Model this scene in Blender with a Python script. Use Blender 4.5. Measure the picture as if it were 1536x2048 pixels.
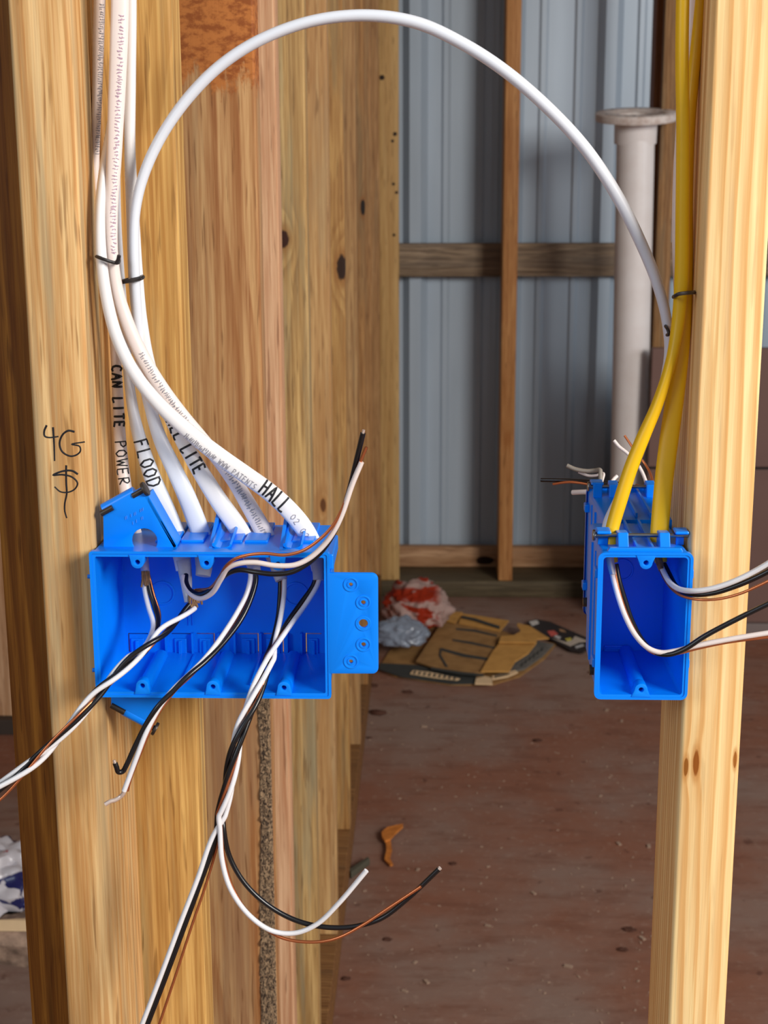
import bpy, bmesh, math, random
from mathutils import Vector, Matrix, noise
random.seed(7)
for o in list(bpy.data.objects): bpy.data.objects.remove(o)
scene = bpy.context.scene
COL = scene.collection

# ------------------------------------------------------------------ camera
F_PX = 3050.0; CAM_H = 1.45
PITCH = math.radians(13.74); YAW = math.radians(1.86); ROLL = math.radians(-0.22)
Fw = Vector((-math.sin(YAW)*math.cos(PITCH), math.cos(YAW)*math.cos(PITCH), -math.sin(PITCH)))
R0 = Vector((math.cos(YAW), math.sin(YAW), 0)); U0 = R0.cross(Fw)
Rt = math.cos(ROLL)*R0 + math.sin(ROLL)*U0; Up = -math.sin(ROLL)*R0 + math.cos(ROLL)*U0
CAM = Vector((0, 0, CAM_H))
cd = bpy.data.cameras.new('camera'); cam = bpy.data.objects.new('camera', cd); COL.objects.link(cam)
cd.sensor_fit = 'VERTICAL'; cd.sensor_height = 36.0; cd.sensor_width = 27.0
cd.lens = F_PX/2048*36.0; cd.clip_start = 0.05; cd.clip_end = 60
m = Matrix((Rt, Up, -Fw)).transposed().to_4x4(); m.translation = CAM
cam.matrix_world = m
cd.dof.use_dof = True; cd.dof.focus_distance = 1.02; cd.dof.aperture_fstop = 20.0
scene.camera = cam

# ------------------------------------------------------------------ world, lights, exposure
w = bpy.data.worlds.new('sky_light'); scene.world = w; w.use_nodes = True
bg = w.node_tree.nodes['Background']; bg.inputs[0].default_value = (0.80, 0.90, 1.0, 1); bg.inputs[1].default_value = 0.31
def area(name, loc, target, sx, sy, power, col):
    d = bpy.data.lights.new(name, 'AREA'); d.shape = 'RECTANGLE'; d.size = sx; d.size_y = sy; d.energy = power; d.color = col
    o = bpy.data.objects.new(name, d); COL.objects.link(o); o.location = loc
    o.rotation_euler = (Vector(target)-Vector(loc)).to_track_quat('-Z', 'Y').to_euler(); return o
area('daylight_from_open_doorway', (2.9, -1.45, 2.7), (0, 1.1, 1.1), 1.4, 1.4, 190, (1.0, 0.955, 0.89))
area('added_fill_left', (-2.2, -1.6, 2.4), (0, 1.0, 1.1), 1.0, 1.2, 24, (0.80, 0.90, 1.0))  # added weak bluish fill lamp on the left, no real window
area('daylight_from_far_window', (3.2, 2.3, 1.7), (0.2, 4.6, 0.7), 1.2, 1.3, 24, (0.86, 0.93, 1.0))
vs = scene.view_settings
vs.view_transform = 'Standard'; vs.look = 'None'; vs.gamma = 1.0; vs.exposure = 0.15; vs.use_curve_mapping = False

# ------------------------------------------------------------------ pixel helpers (a pixel plus a true depth)
def ray(px, py): return Fw + Rt*((px-768)/F_PX) + Up*((1024-py)/F_PX)
def PY(px, py, Y): r = ray(px, py); return CAM + r*(Y/r.y)
def PZ(px, py, Z): r = ray(px, py); return CAM + r*((Z-CAM_H)/r.z)
def PX(px, py, X): r = ray(px, py); return CAM + r*(X/r.x)

# ------------------------------------------------------------------ materials
def lin(r, g, b):
    f = lambda c: (c/255/12.92 if c/255 <= .04045 else ((c/255+.055)/1.055)**2.4)
    return (f(r), f(g), f(b), 1)
class NT:
    def __init__(s, name):
        s.m = bpy.data.materials.new(name); s.m.use_nodes = True; s.t = s.m.node_tree
        s.b = s.t.nodes['Principled BSDF']
    def n(s, kind, **kw):
        nd = s.t.nodes.new(kind)
        for k, v in kw.items(): setattr(nd, k, v)
        return nd
    def l(s, a, b): s.t.links.new(a, b)
    def math(s, op, a, b=None, clamp=False):
        nd = s.n('ShaderNodeMath', operation=op); nd.use_clamp = clamp
        for i, v in enumerate((a, b)):
            if v is None: continue
            if isinstance(v, (int, float)): nd.inputs[i].default_value = v
            else: s.l(v, nd.inputs[i])
        return nd.outputs[0]
    def vmath(s, op, a, b=None):
        nd = s.n('ShaderNodeVectorMath', operation=op)
        for i, v in enumerate((a, b)):
            if v is None: continue
            if isinstance(v, (tuple, list, Vector)): nd.inputs[i].default_value = v
            else: s.l(v, nd.inputs[i])
        return nd
    def noise(s, vec, scale, detail=3, rough=.55, dist=0.0):
        nd = s.n('ShaderNodeTexNoise'); nd.inputs['Scale'].default_value = scale; nd.inputs['Detail'].default_value = detail
        nd.inputs['Roughness'].default_value = rough; nd.inputs['Distortion'].default_value = dist
        s.l(vec, nd.inputs['Vector']); return nd.outputs[0]
    def rng(s, v, a, b, c=0.0, d=1.0, smooth=True):
        nd = s.n('ShaderNodeMapRange'); nd.interpolation_type = 'SMOOTHSTEP' if smooth else 'LINEAR'
        nd.inputs[1].default_value = a; nd.inputs[2].default_value = b; nd.inputs[3].default_value = c; nd.inputs[4].default_value = d
        s.l(v, nd.inputs[0]); return nd.outputs[0]
    def mix(s, fac, a, b, mode='MIX'):
        nd = s.n('ShaderNodeMix', data_type='RGBA', blend_type=mode)
        for i, v in ((0, fac), (6, a), (7, b)):
            if isinstance(v, (int, float)): nd.inputs[i].default_value = v
            elif isinstance(v, tuple): nd.inputs[i].default_value = v
            else: s.l(v, nd.inputs[i])
        return nd.outputs[2]
    def bump(s, h, strength, dist=.002):
        nd = s.n('ShaderNodeBump'); nd.inputs['Strength'].default_value = strength; nd.inputs['Distance'].default_value = dist
        s.l(h, nd.inputs['Height']); s.l(nd.outputs[0], s.b.inputs['Normal'])

def wood(name, light, late, stain, seed, ring=150, cx=.06, cy=-.10, wob=.012, stain_amt=.6, stain_lo=.5, tilt=.0,
         knots=(), axis='Z', bluestain=None, late_amt=.75, fiber=.6, patch=None, fleck=.6, streak=.55):
    N = NT(name)
    tc = N.n('ShaderNodeTexCoord').outputs['Object']
    if axis == 'X':
        sp = N.n('ShaderNodeSeparateXYZ'); N.l(tc, sp.inputs[0]); cb = N.n('ShaderNodeCombineXYZ')
        N.l(sp.outputs[2], cb.inputs[0]); N.l(sp.outputs[1], cb.inputs[1]); N.l(sp.outputs[0], cb.inputs[2]); tc = cb.outputs[0]
    p = N.vmath('ADD', tc, (seed*1.37, seed*.73, seed*2.11)).outputs[0]
    low = N.noise(N.vmath('MULTIPLY', p, (9, 9, 1.3)).outputs[0], 1.0, 2)
    lowc = N.math('MULTIPLY', N.math('SUBTRACT', low, .5), wob*2.2)
    med = N.noise(N.vmath('MULTIPLY', p, (34, 34, 4.0)).outputs[0], 1.0, 3)
    medc = N.math('MULTIPLY', N.math('SUBTRACT', med, .5), wob*.35)
    s2 = N.n('ShaderNodeSeparateXYZ'); N.l(tc, s2.inputs[0])
    xx = N.math('ADD', s2.outputs[0], -cx); xx = N.math('ADD', xx, N.math('MULTIPLY', s2.outputs[2], tilt)); yy = N.math('ADD', s2.outputs[1], -cy)
    r = N.math('SQRT', N.math('ADD', N.math('MULTIPLY', xx, xx), N.math('MULTIPLY', yy, yy)))
    r = N.math('ADD', N.math('ADD', r, lowc), medc)
    kmasks = []
    for (kp, rx, rz, kc) in knots:
        dv = N.vmath('SUBTRACT', tc, tuple(kp)).outputs[0]
        dv = N.vmath('MULTIPLY', dv, (1/rx, 1/(rx*6), 1/rz)).outputs[0]
        wb = N.noise(N.vmath('MULTIPLY', tc, (160, 160, 90)).outputs[0], 1.0, 2)
        d = N.math('ADD', N.vmath('LENGTH', dv).outputs['Value'], N.math('MULTIPLY', N.math('SUBTRACT', wb, .5), .5))
        bulge = N.rng(d, .5, 4.0, 1, 0)
        r = N.math('ADD', r, N.math('MULTIPLY', bulge, rx*1.1))
        kmasks.append((N.rng(d, .75, 1.05, 1, 0), N.rng(d, 1.0, 1.9, .65, 0), kc))
    ph = N.math('FRACT', N.math('MULTIPLY', r, ring))
    up = N.rng(ph, .15, .82, 0, 1); dn = N.rng(ph, .86, 1.0, 1, 0)
    lw = N.math('MULTIPLY', N.math('MULTIPLY', up, dn), late_amt)
    col = N.mix(lw, light, late)
    fb = N.noise(N.vmath('MULTIPLY', p, (420, 420, 9)).outputs[0], 1.0, 3, .65)
    fbm = N.rng(fb, .3, .7, 0, 1)
    col = N.mix(N.math('MULTIPLY', fbm, fiber), col, late, 'MULTIPLY')
    sk = N.noise(N.vmath('MULTIPLY', p, (120, 120, 3.2)).outputs[0], 1.0, 4, .65)
    col = N.mix(N.math('MULTIPLY', N.rng(sk, .42, .66), streak), col, (late[0]*.8, late[1]*.74, late[2]*.66, 1))
    col = N.mix(N.math('MULTIPLY', N.rng(sk, .46, .32), .55), col, (min(1, light[0]*1.12), min(1, light[1]*1.14), min(1, light[2]*1.18), 1))
    st = N.noise(N.vmath('MULTIPLY', p, (52, 52, 2.6)).outputs[0], 1.0, 4, .6)
    col = N.mix(N.math('MULTIPLY', N.rng(st, stain_lo, stain_lo+.2), stain_amt), col, stain)
    if bluestain:
        bs = N.noise(N.vmath('MULTIPLY', p, (26, 26, 1.4)).outputs[0], 1.0, 5, .65, .3)
        col = N.mix(N.math('MULTIPLY', N.rng(bs, .50, .62), bluestain[1]), col, bluestain[0])
    dk = N.noise(N.vmath('MULTIPLY', p, (230, 230, 15)).outputs[0], 1.0, 2, .5)
    col = N.mix(N.math('MULTIPLY', N.rng(dk, .60, .70), fleck), col, (late[0]*.42, late[1]*.36, late[2]*.33, 1))
    if patch:
        pn_ = N.noise(N.vmath('MULTIPLY', p, (60, 60, 22)).outputs[0], 1.0, 5, .7)
        pm = N.rng(N.math('ADD', s2.outputs[2], N.math('MULTIPLY', N.math('SUBTRACT', pn_, .5), .12)), patch[0]-.004, patch[0]+.012)
        pc = N.mix(N.rng(N.noise(N.vmath('MULTIPLY', p, (90, 90, 160)).outputs[0], 1.0, 4, .7), .4, .62), patch[1], patch[2])
        col = N.mix(pm, col, pc)
    for mk, halo, kc in kmasks:
        col = N.mix(halo, col, (late[0]*.75, late[1]*.6, late[2]*.45, 1)); col = N.mix(mk, col, kc)
    N.l(col, N.b.inputs['Base Color']); N.b.inputs['Roughness'].default_value = .62; N.b.inputs['Specular IOR Level'].default_value = .25
    N.bump(N.math('ADD', fb, N.math('MULTIPLY', lw, .4)), .22, .0012)
    return N.m

def plain(name, col, rough=.45, metal=0.0, spec=.5, noise_amt=0.0, noise_scale=60, col2=None, bump=0.0, trans=0.0, sss=0.0):
    N = NT(name); N.b.inputs['Roughness'].default_value = rough; N.b.inputs['Metallic'].default_value = metal
    N.b.inputs['Specular IOR Level'].default_value = spec; N.b.inputs['Base Color'].default_value = col
    if trans: N.b.inputs['Transmission Weight'].default_value = trans
    if sss:
        N.b.inputs['Subsurface Weight'].default_value = sss; N.b.inputs['Subsurface Radius'].default_value = (.004, .004, .004)
    tc = N.n('ShaderNodeTexCoord').outputs['Object']; nz = N.noise(tc, noise_scale, 4)
    c2 = col2 or tuple(c*.8 for c in col[:3])+(1,)
    N.l(N.mix(N.math('MULTIPLY', N.rng(nz, .35, .7), noise_amt if noise_amt else .15), col, c2), N.b.inputs['Base Color'])
    if bump: N.bump(nz, bump, .001)
    return N.m

M_blue = plain('blue_plastic', (0.0, .235, .96, 1), .30, 0, .40, .12, 90, (0.0, .205, .88, 1))
M_white_pvc = plain('white_cable_jacket', lin(236, 233, 232), .38, 0, .5, .15, 40, lin(222, 220, 222))
M_white_cool = plain('cool_white_cable_jacket', lin(226, 230, 238), .38, 0, .5, .15, 40, lin(212, 216, 226))
M_white_pink = plain('pinkish_cable_jacket', lin(236, 222, 216), .4, 0, .5, .15, 40, lin(226, 208, 200))
M_yellow = plain('yellow_cable_jacket', lin(238, 188, 8), .4, 0, .5, .2, 40, lin(222, 168, 6))
M_black = plain('black_wire_insulation', lin(20, 18, 20), .3, 0, .55)
M_wht = plain('white_wire_insulation', lin(232, 230, 232), .3, 0, .55)
M_cop = plain('bare_copper', lin(214, 128, 82), .32, .85, .5)
M_tin = plain('stripped_wire_end', lin(236, 214, 200), .3, .55, .5)
M_nail = plain('steel_nail', lin(150, 150, 150), .28, 1.0, .5)
M_dnail = plain('dark_nail', lin(74, 66, 60), .42, .7, .5, .5, 300)
M_ink = plain('black_marker_ink', lin(14, 12, 20), .5)
M_print = plain('grey_printed_ink', lin(160, 156, 162), .5)
M_printp = plain('mauve_printed_ink', lin(190, 160, 178), .5)
M_emboss = plain('embossed_blue', lin(70, 150, 248), .4)
M_tie = plain('dark_cable_tie', lin(40, 36, 36), .4)
M_paper = plain('brown_filler_paper', lin(150, 116, 84), .8, 0, .2, .6, 300, lin(96, 70, 50), .4)
M_jacket_end = plain('grey_cut_jacket', lin(206, 204, 202), .5, 0, .4, .3, 120)
M_pipe = plain('white_pvc_pipe', lin(232, 226, 224), .35, 0, .5, .3, 14, lin(214, 200, 194))
M_flange = plain('dusty_white_flange', lin(224, 214, 208), .5, 0, .4, .6, 60, lin(176, 150, 136))

def floor_mat():
    N = NT('dusty_reddish_floor'); tc = N.n('ShaderNodeTexCoord').outputs['Object']
    a = N.noise(tc, 1.6, 5, .6); b = N.noise(N.vmath('MULTIPLY', tc, (7, 22, 1)).outputs[0], 1.0, 5, .65); c = N.noise(tc, 60, 4, .6)
    col = N.mix(N.rng(a, .38, .62), lin(136, 90, 70), lin(138, 114, 102))
    col = N.mix(N.math('MULTIPLY', N.rng(b, .45, .7), .5), col, lin(108, 68, 52))
    col = N.mix(N.math('MULTIPLY', N.rng(c, .55, .75), .35), col, lin(164, 140, 124))
    d = N.noise(tc, 26, 3, .5); col = N.mix(N.math('MULTIPLY', N.rng(d, .66, .74), .55), col, lin(78, 46, 36))
    N.l(col, N.b.inputs['Base Color']); N.b.inputs['Roughness'].default_value = .75; N.b.inputs['Specular IOR Level'].default_value = .25
    N.bump(c, .25, .003); return N.m
def metal_mat():
    N = NT('painted_sheet_metal'); tc = N.n('ShaderNodeTexCoord').outputs['Object']
    a = N.noise(N.vmath('MULTIPLY', tc, (3, 3, .5)).outputs[0], 1.0, 4)
    col = N.mix(N.rng(a, .35, .65), lin(180, 194, 208), lin(162, 176, 190))
    N.l(col, N.b.inputs['Base Color']); N.b.inputs['Roughness'].default_value = .42; N.b.inputs['Metallic'].default_value = .15
    return N.m
M_floor = floor_mat(); M_metal = metal_mat()
M_ceil = plain('bare_ceiling_board', lin(150, 120, 90), .8, 0, .2, .4, 6)

# ------------------------------------------------------------------ mesh helpers
class MB:
    def __init__(s): s.v = []; s.f = []
    def add(s, vs, fs):
        b = len(s.v); s.v += [Vector(v) for v in vs]; s.f += [[i+b for i in f] for f in fs]; return s
    def box(s, x0, x1, y0, y1, z0, z1):
        return s.add([(x0,y0,z0),(x1,y0,z0),(x1,y1,z0),(x0,y1,z0),(x0,y0,z1),(x1,y0,z1),(x1,y1,z1),(x0,y1,z1)],
                     [(0,3,2,1),(4,5,6,7),(0,1,5,4),(1,2,6,5),(2,3,7,6),(3,0,4,7)])
    def hexa(s, pts): return s.add(pts, [(0,3,2,1),(4,5,6,7),(0,1,5,4),(1,2,6,5),(2,3,7,6),(3,0,4,7)])
    def prism(s, poly, d):       # polygon of 3D points extruded by vector d
        n = len(poly); d = Vector(d); a = [Vector(p) for p in poly]
        return s.add(a+[p+d for p in a], [list(range(n))[::-1], list(range(n, 2*n))]+[(i, (i+1) % n, n+(i+1) % n, n+i) for i in range(n)])
    def tube(s, pts, r, n=10, cap=True):      # pts: list of Vector; r: float or list of (a,b) half sizes
        k = len(pts); rings = []
        for i, p in enumerate(pts):
            t = (pts[min(i+1, k-1)]-pts[max(i-1, 0)]).normalized()
            vdir = (CAM-p).normalized(); wd = vdir.cross(t)
            if wd.length < .05: wd = Vector((1, 0, 0)).cross(t)
            wd.normalize(); nd = t.cross(wd).normalized()
            a, b = (r[i] if isinstance(r, list) else (r, r))
            rings.append([p+wd*(a*math.cos(2*math.pi*j/n))+nd*(b*math.sin(2*math.pi*j/n)) for j in range(n)])
        base = len(s.v)
        for rg in rings: s.v += rg
        for i in range(k-1):
            for j in range(n):
                s.f.append([base+i*n+j, base+i*n+(j+1) % n, base+(i+1)*n+(j+1) % n, base+(i+1)*n+j])
        if cap: s.f.append([base+j for j in range(n)][::-1]); s.f.append([base+(k-1)*n+j for j in range(n)])
        return s
    def cyl(s, a, b, r, n=16): return s.tube([Vector(a), Vector(b)], r, n)
    def build(s, name, mat, parent=None, smooth=False, bevel=0.0, seg=2, origin=None):
        me = bpy.data.meshes.new(name); me.from_pydata([tuple(v) for v in s.v], [], s.f); me.update()
        return finish(name, me, mat, parent, smooth, bevel, seg, origin)

def finish(name, me, mat, parent=None, smooth=False, bevel=0.0, seg=2, origin=None):
    bm = bmesh.new(); bm.from_mesh(me)
    bmesh.ops.recalc_face_normals(bm, faces=bm.faces)
    if bevel:
        ed = [e for e in bm.edges if len(e.link_faces) == 2 and e.calc_face_angle(0) > .6]
        bmesh.ops.bevel(bm, geom=ed, offset=bevel, segments=seg, profile=.5, affect='EDGES', clamp_overlap=True)
    bm.to_mesh(me); bm.free()
    if origin is None:
        xs = [v.co for v in me.vertices]
        lo = [min(c[i] for c in xs) for i in range(3)]; hi = [max(c[i] for c in xs) for i in range(3)]
        origin = Vector(((lo[0]+hi[0])/2, (lo[1]+hi[1])/2, lo[2]))
    origin = Vector(origin)
    me.transform(Matrix.Translation(-origin))
    me.materials.append(mat)
    if smooth:
        for p in me.polygons: p.use_smooth = True
        try: me.set_sharp_from_angle(angle=math.radians(40))
        except Exception: pass
    o = bpy.data.objects.new(name, me); COL.objects.link(o)
    if parent is not None:
        o.parent = parent; o.location = origin - world_loc(parent)
    else: o.location = origin
    return o
def world_loc(o):
    v = Vector(o.location)
    while o.parent is not None: o = o.parent; v += Vector(o.location)
    return v
def tag(o, label=None, cat=None, group=None, kind=None):
    if label: o['label'] = label
    if cat: o['category'] = cat
    if group: o['group'] = group
    if kind: o['kind'] = kind
    return o
def thing(name, loc, label, cat, group=None):
    o = bpy.data.objects.new(name, None); o.empty_display_size = .02; COL.objects.link(o); o.location = loc
    return tag(o, label, cat, group)

def catmull(P, per=8):
    P = [Vector(p) for p in P]
    if len(P) < 3:
        return [P[0].lerp(P[1], i/per) for i in range(per+1)]
    out = []; n = len(P[0])
    Q = [P[0]*2-P[1]]+P+[P[-1]*2-P[-2]]
    for i in range(1, len(Q)-2):
        a, b, c, d = Q[i-1], Q[i], Q[i+1], Q[i+2]
        # centripetal knots
        t0 = 0; t1 = t0+max((b-a).length, 1e-6)**.5; t2 = t1+max((c-b).length, 1e-6)**.5; t3 = t2+max((d-c).length, 1e-6)**.5
        for k in range(per):
            t = t1+(t2-t1)*k/per
            A1 = a*((t1-t)/(t1-t0))+b*((t-t0)/(t1-t0)); A2 = b*((t2-t)/(t2-t1))+c*((t-t1)/(t2-t1)); A3 = c*((t3-t)/(t3-t2))+d*((t-t2)/(t3-t2))
            B1 = A1*((t2-t)/(t2-t0))+A2*((t-t0)/(t2-t0)); B2 = A2*((t3-t)/(t3-t1))+A3*((t-t1)/(t3-t1))
            out.append(B1*((t2-t)/(t2-t1))+B2*((t-t1)/(t2-t1)))
    out.append(P[-1]); return out
def pxpath(pts): return [PY(*p[:3]) for p in pts]

def plate(name, outline, holes, yf, thick, mat, parent, bevel=.0006, tag_label=None):
    """flat plate in the XZ plane, front at yf, with round holes [(x,z,r)]"""
    cu = bpy.data.curves.new('tmp', 'CURVE'); cu.dimensions = '2D'; cu.fill_mode = 'BOTH'
    cu.extrude = thick/2-bevel; cu.bevel_depth = bevel; cu.bevel_resolution = 1; cu.offset = -bevel
    def sp(pts):
        s = cu.splines.new('POLY'); s.points.add(len(pts)-1); s.use_cyclic_u = True
        for q, p in zip(s.points, pts): q.co = (p[0], p[1], 0, 1)
    sp(outline)
    for (hx, hz, hr) in holes: sp([(hx+hr*math.cos(a*math.pi/10), hz+hr*math.sin(a*math.pi/10)) for a in range(20)])
    o = bpy.data.objects.new('tmp', cu); COL.objects.link(o); dg = bpy.context.evaluated_depsgraph_get()
    me = bpy.data.meshes.new_from_object(o.evaluated_get(dg)); bpy.data.objects.remove(o); bpy.data.curves.remove(cu)
    for v in me.vertices: v.co = Vector((v.co.x, yf+thick/2-v.co.z*1.0, v.co.y))
    me.name = name
    bm = bmesh.new(); bm.from_mesh(me); bmesh.ops.remove_doubles(bm, verts=bm.verts, dist=1e-6); bm.to_mesh(me); bm.free()
    me.materials.clear()
    return finish(name, me, mat, parent, smooth=True)
def circ(x, z, r, n=24): return [(x+r*math.cos(2*math.pi*i/n), z+r*math.sin(2*math.pi*i/n)) for i in range(n)]
def rrect(x0, x1, z0, z1, r, n=5):
    out = []
    for cx, cz, a0 in ((x1-r, z1-r, 0), (x0+r, z1-r, 90), (x0+r, z0+r, 180), (x1-r, z0+r, 270)):
        for i in range(n+1):
            a = math.radians(a0+90*i/n); out.append((cx+r*math.cos(a), cz+r*math.sin(a)))
    return out
def xz(px, py, Y): v = PY(px, py, Y); return (v.x, v.z)

# ------------------------------------------------------------------ the setting
def struct(name, mb, mat, **k): return tag(mb.build(name, mat, None, **k), kind='structure')
YW = PZ(1000, 1195, 0).y                 # face of the plate under the far wall
ZPL = PY(1008, 1163, YW).z               # top of that plate
YG = PZ(1000, 1135, ZPL).y               # face of the girts
struct('floor', MB().box(-4.5, 4.5, -4.2, 5.4, -.12, 0), M_floor)
# corrugated sheet metal wall, real ribs
def metal_wall():
    prof = []; y = YG+.042; s = PY(830, 600, y).x; x = s-.3048*10
    X = []
    while x < s+.3048*11:
        for dx, dy in ((-.040, 0), (-.018, -.030), (.018, -.030), (.040, 0), (.082, 0), (.090, -.006), (.104, -.006), (.112, 0), (.192, 0), (.200, -.006), (.214, -.006), (.222, 0)):
            X.append((x+dx, y+.030+dy))
        x += .3048
    mb = MB(); n = len(X); vs = [(a, b, .03) for a, b in X]+[(a, b, 2.75) for a, b in X]+[(a, b+.002, .03) for a, b in X]+[(a, b+.002, 2.75) for a, b in X]
    fs = []
    for i in range(n-1): fs += [(i, i+1, n+i+1, n+i), (2*n+i, 3*n+i, 3*n+i+1, 2*n+i+1)]
    mb.add(vs, fs); return mb
struct('wall_back', metal_wall(), M_metal)
struct('ceiling', MB().box(-4.5, 4.5, 1.1, 5.4, 2.75, 2.85), M_ceil)
struct('wall_left', MB().box(-4.6, -4.5, -4.2, 5.4, 0, 2.75), M_ceil)
struct('wall_right', MB().box(4.5, 4.6, -4.2, 5.4, 0, 2.75), M_ceil)

# ------------------------------------------------------------------ studs and boards
L = lin
def stud(name, label, x0, x1, y0, y1, z0, z1, mat, bevel=.0025, lean=0.0, cat='stud', group=None):
    mb = MB().hexa([(x0,y0,z0),(x1,y0,z0),(x1,y1,z0),(x0,y1,z0),(x0+lean,y0,z1),(x1+lean,y0,z1),(x1+lean,y1,z1),(x0+lean,y1,z1)])
    o = mb.build(name, mat, None, smooth=True, bevel=bevel, seg=3, origin=((x0+x1)/2, (y0+y1)/2, z0))
    return tag(o, label, cat, group)
YS = .934; YB = 1.023; ZT = 2.75
xl1 = PY(187, 1024, YS).x; xl0 = PY(75, 1024, YS).x
xr0 = PY(1383, 1024, YS).x; xr1 = PY(1507, 1024, YS).x
def loc(px, py, Y, x0, x1, y0, y1, z0=0): v = PY(px, py, Y); return (v.x-(x0+x1)/2, v.y-(y0+y1)/2, v.z-z0)

M_w1 = wood('pine_tan_grey_streaks', L(232,194,136), L(200,150,88), L(166,148,114), 1.0, ring=110, cx=.02, cy=-.09, stain_amt=.75, stain_lo=.46, wob=.02)
front_left = stud('wall_stud', 'pine stud with 4G and dollar sign handwritten in black marker', xl0, xl1, YS, YB, 0, ZT, M_w1)
xd = PY(63, 2048, 1.03).x
M_w0 = wood('pine_orange_part_shade', L(176,116,42), L(128,74,20), L(96,64,24), 2.3, ring=170, cx=.05, cy=-.2, stain_amt=.5, wob=.012)  # orange wood; its dark tone also has part of the shade painted in
stud('wall_stud', 'dark orange stud set back beside the stud marked 4G', xd, xl0-.0008, 1.03, 1.119, 0, ZT, M_w0)
M_w2 = wood('pine_bright_cathedral', L(252,220,160), L(226,172,104), L(200,176,140), 3.1, ring=125, cx=-.012, cy=-.035, stain_amt=.45, stain_lo=.56, wob=.016, late_amt=.85, fiber=.2, tilt=.012, fleck=.2, streak=.28,
            knots=[(loc(1392,1525,YS,xr0,xr1,YS,YB), .0022, .010, L(150,84,26)), (loc(1372,1535,YS,xr0,xr1,YS,YB), .0016, .007, L(150,90,30)), (loc(1470,1520,YS,xr0,xr1,YS,YB), .0012, .006, L(160,96,36))])
stud('wall_stud', 'bright yellow pine stud carrying the narrow blue boxes and yellow cables', xr0, xr1, YS, YB, 0, ZT, M_w2)

# side wall: studs standing on a doubled sole plate, running away from the camera
ZP = .085
XE = PZ(675, 1870, ZP).x
base_pts = [(675,1870), (700,1660), (718,1490), (735,1370)]
XW = XE-.092
ysd = [PZ(*p, ZP).y for p in base_pts]
dY = (ysd[3]-ysd[0])/3
y1 = 1.027; x1 = PY(383, 1200, y1).x
M_s1 = wood('pine_yellow_grain', L(222,180,108), L(184,138,74), L(164,146,106), 4.2, ring=110, cx=.01, cy=-.03, stain_amt=.5, wob=.03, late_amt=.7)
stud('wall_stud', 'yellow pine stud close behind the stud marked 4G', xl1-.03, x1, y1, y1+.038, 0, ZT, M_s1)
y2 = PX(527, 900, XE).y; y3 = PX(566, 900, XE).y
M_s2 = wood('plywood_brown_swirl', L(214,170,116), L(178,122,74), L(150,120,88), 5.5, ring=62, cx=-.01, cy=-.05, stain_amt=.55, stain_lo=.53, wob=.05, late_amt=.8, bluestain=(L(164,134,102), .45), patch=(PY(430, 175, PX(527, 900, XE).y).z, L(192,118,58), L(150,82,36)))
wide = stud('wall_stud', 'wide brown board with swirling grain and a bark edge below', XW-.03, XE, y2, y2+.038, 0, ZT, M_s2)
M_s3 = wood('pine_pink', L(222,184,146), L(190,138,102), L(204,168,132), 6.1, ring=170, cx=.03, cy=-.30, stain_amt=.25, wob=.008, late_amt=.7)
stud('wall_stud', 'pinkish stud with thin straight grain between bark edged and knotty boards', XW, XE, y3, y3+.038, ZP, ZT, M_s3)
yk = [ysd[0]-dY]+ysd+[ysd[3]+dY, ysd[3]+2*dY]
edge680 = [618, 668, 700, 722, 738, 752]
kn = {0: [((566,478), .0085, .013, L(52,24,12))], 1: [((646,1010), .005, .013, L(96,58,30))], 2: [((683,535), .010, .026, L(44,24,12))], 4: [((726,415), .007, .02, L(26,14,8))]}
lab = ['grey streaked stud with an open knot hole, next to pinkish stud', 'straight grained tan stud between open knot hole and dark brown knot studs', 'stud with a large dark brown knot', 'narrow tan stud between the brown knot and black knot studs',
       'brownish stud with a small black knot near the far end', 'plain tan stud just past the black knot stud', 'last stud of the row, touching the pale corner board']
cols = [(L(204,168,110), L(160,126,80), L(140,134,104), (L(138,130,104), .55)), (L(204,166,112), L(176,132,84), L(168,144,108), (L(158,140,108), .35)), (L(196,156,96), L(164,120,70), L(142,122,84), (L(120,104,76), .5)),
        (L(188,150,100), L(156,116,74), L(142,122,88), (L(140,120,90), .35)), (L(182,138,86), L(150,106,60), L(120,100,70), (L(112,92,64), .4)), (L(186,142,92), L(150,108,64), L(130,104,72), None), (L(190,146,96), L(154,112,68), L(134,108,76), None)]
for i in range(7):
    yy = min(yk[i], YW-.045)
    yy = yy if i < 6 else YW-.040
    _ = yk[i]; tilt = 0
    a, b, c, bs = cols[i]
    x_e = XE
    k = [((PY(q[0][0], q[0][1], yy).x-(XW+XE)/2, -.019, PY(q[0][0], q[0][1], yy).z-ZP), q[1], q[2], q[3]) for q in kn.get(i, [])]
    mt = wood('pine_row_%d' % i, a, b, c, 7.3+i*1.9, ring=130+20*(i % 3), cx=.05-.02*i, cy=-.08-.03*(i % 3), stain_amt=.5, wob=.016, knots=k, bluestain=bs)
    stud('wall_stud', lab[i], XW, x_e, yy, yy+.038, ZP, ZT, mt)
M_pl = wood('sole_plate_brown', L(150,108,64), L(112,74,42), L(86,62,40), 21, ring=120, stain_amt=.5, axis='X')
for z0, z1, lb, nm in ((0, .042, 'lower brown sole plate lying on the floor under the stud row', 'sole_plate'), (.043, .085, 'upper brown sole plate that the stud row stands on', 'sole_plate')):
    o = MB().box(XW, XE, y2+.05, YW-.002, z0, z1).build(nm, M_pl, None, smooth=True, bevel=.002)
    tag(o, lb, 'sole plate')
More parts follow.
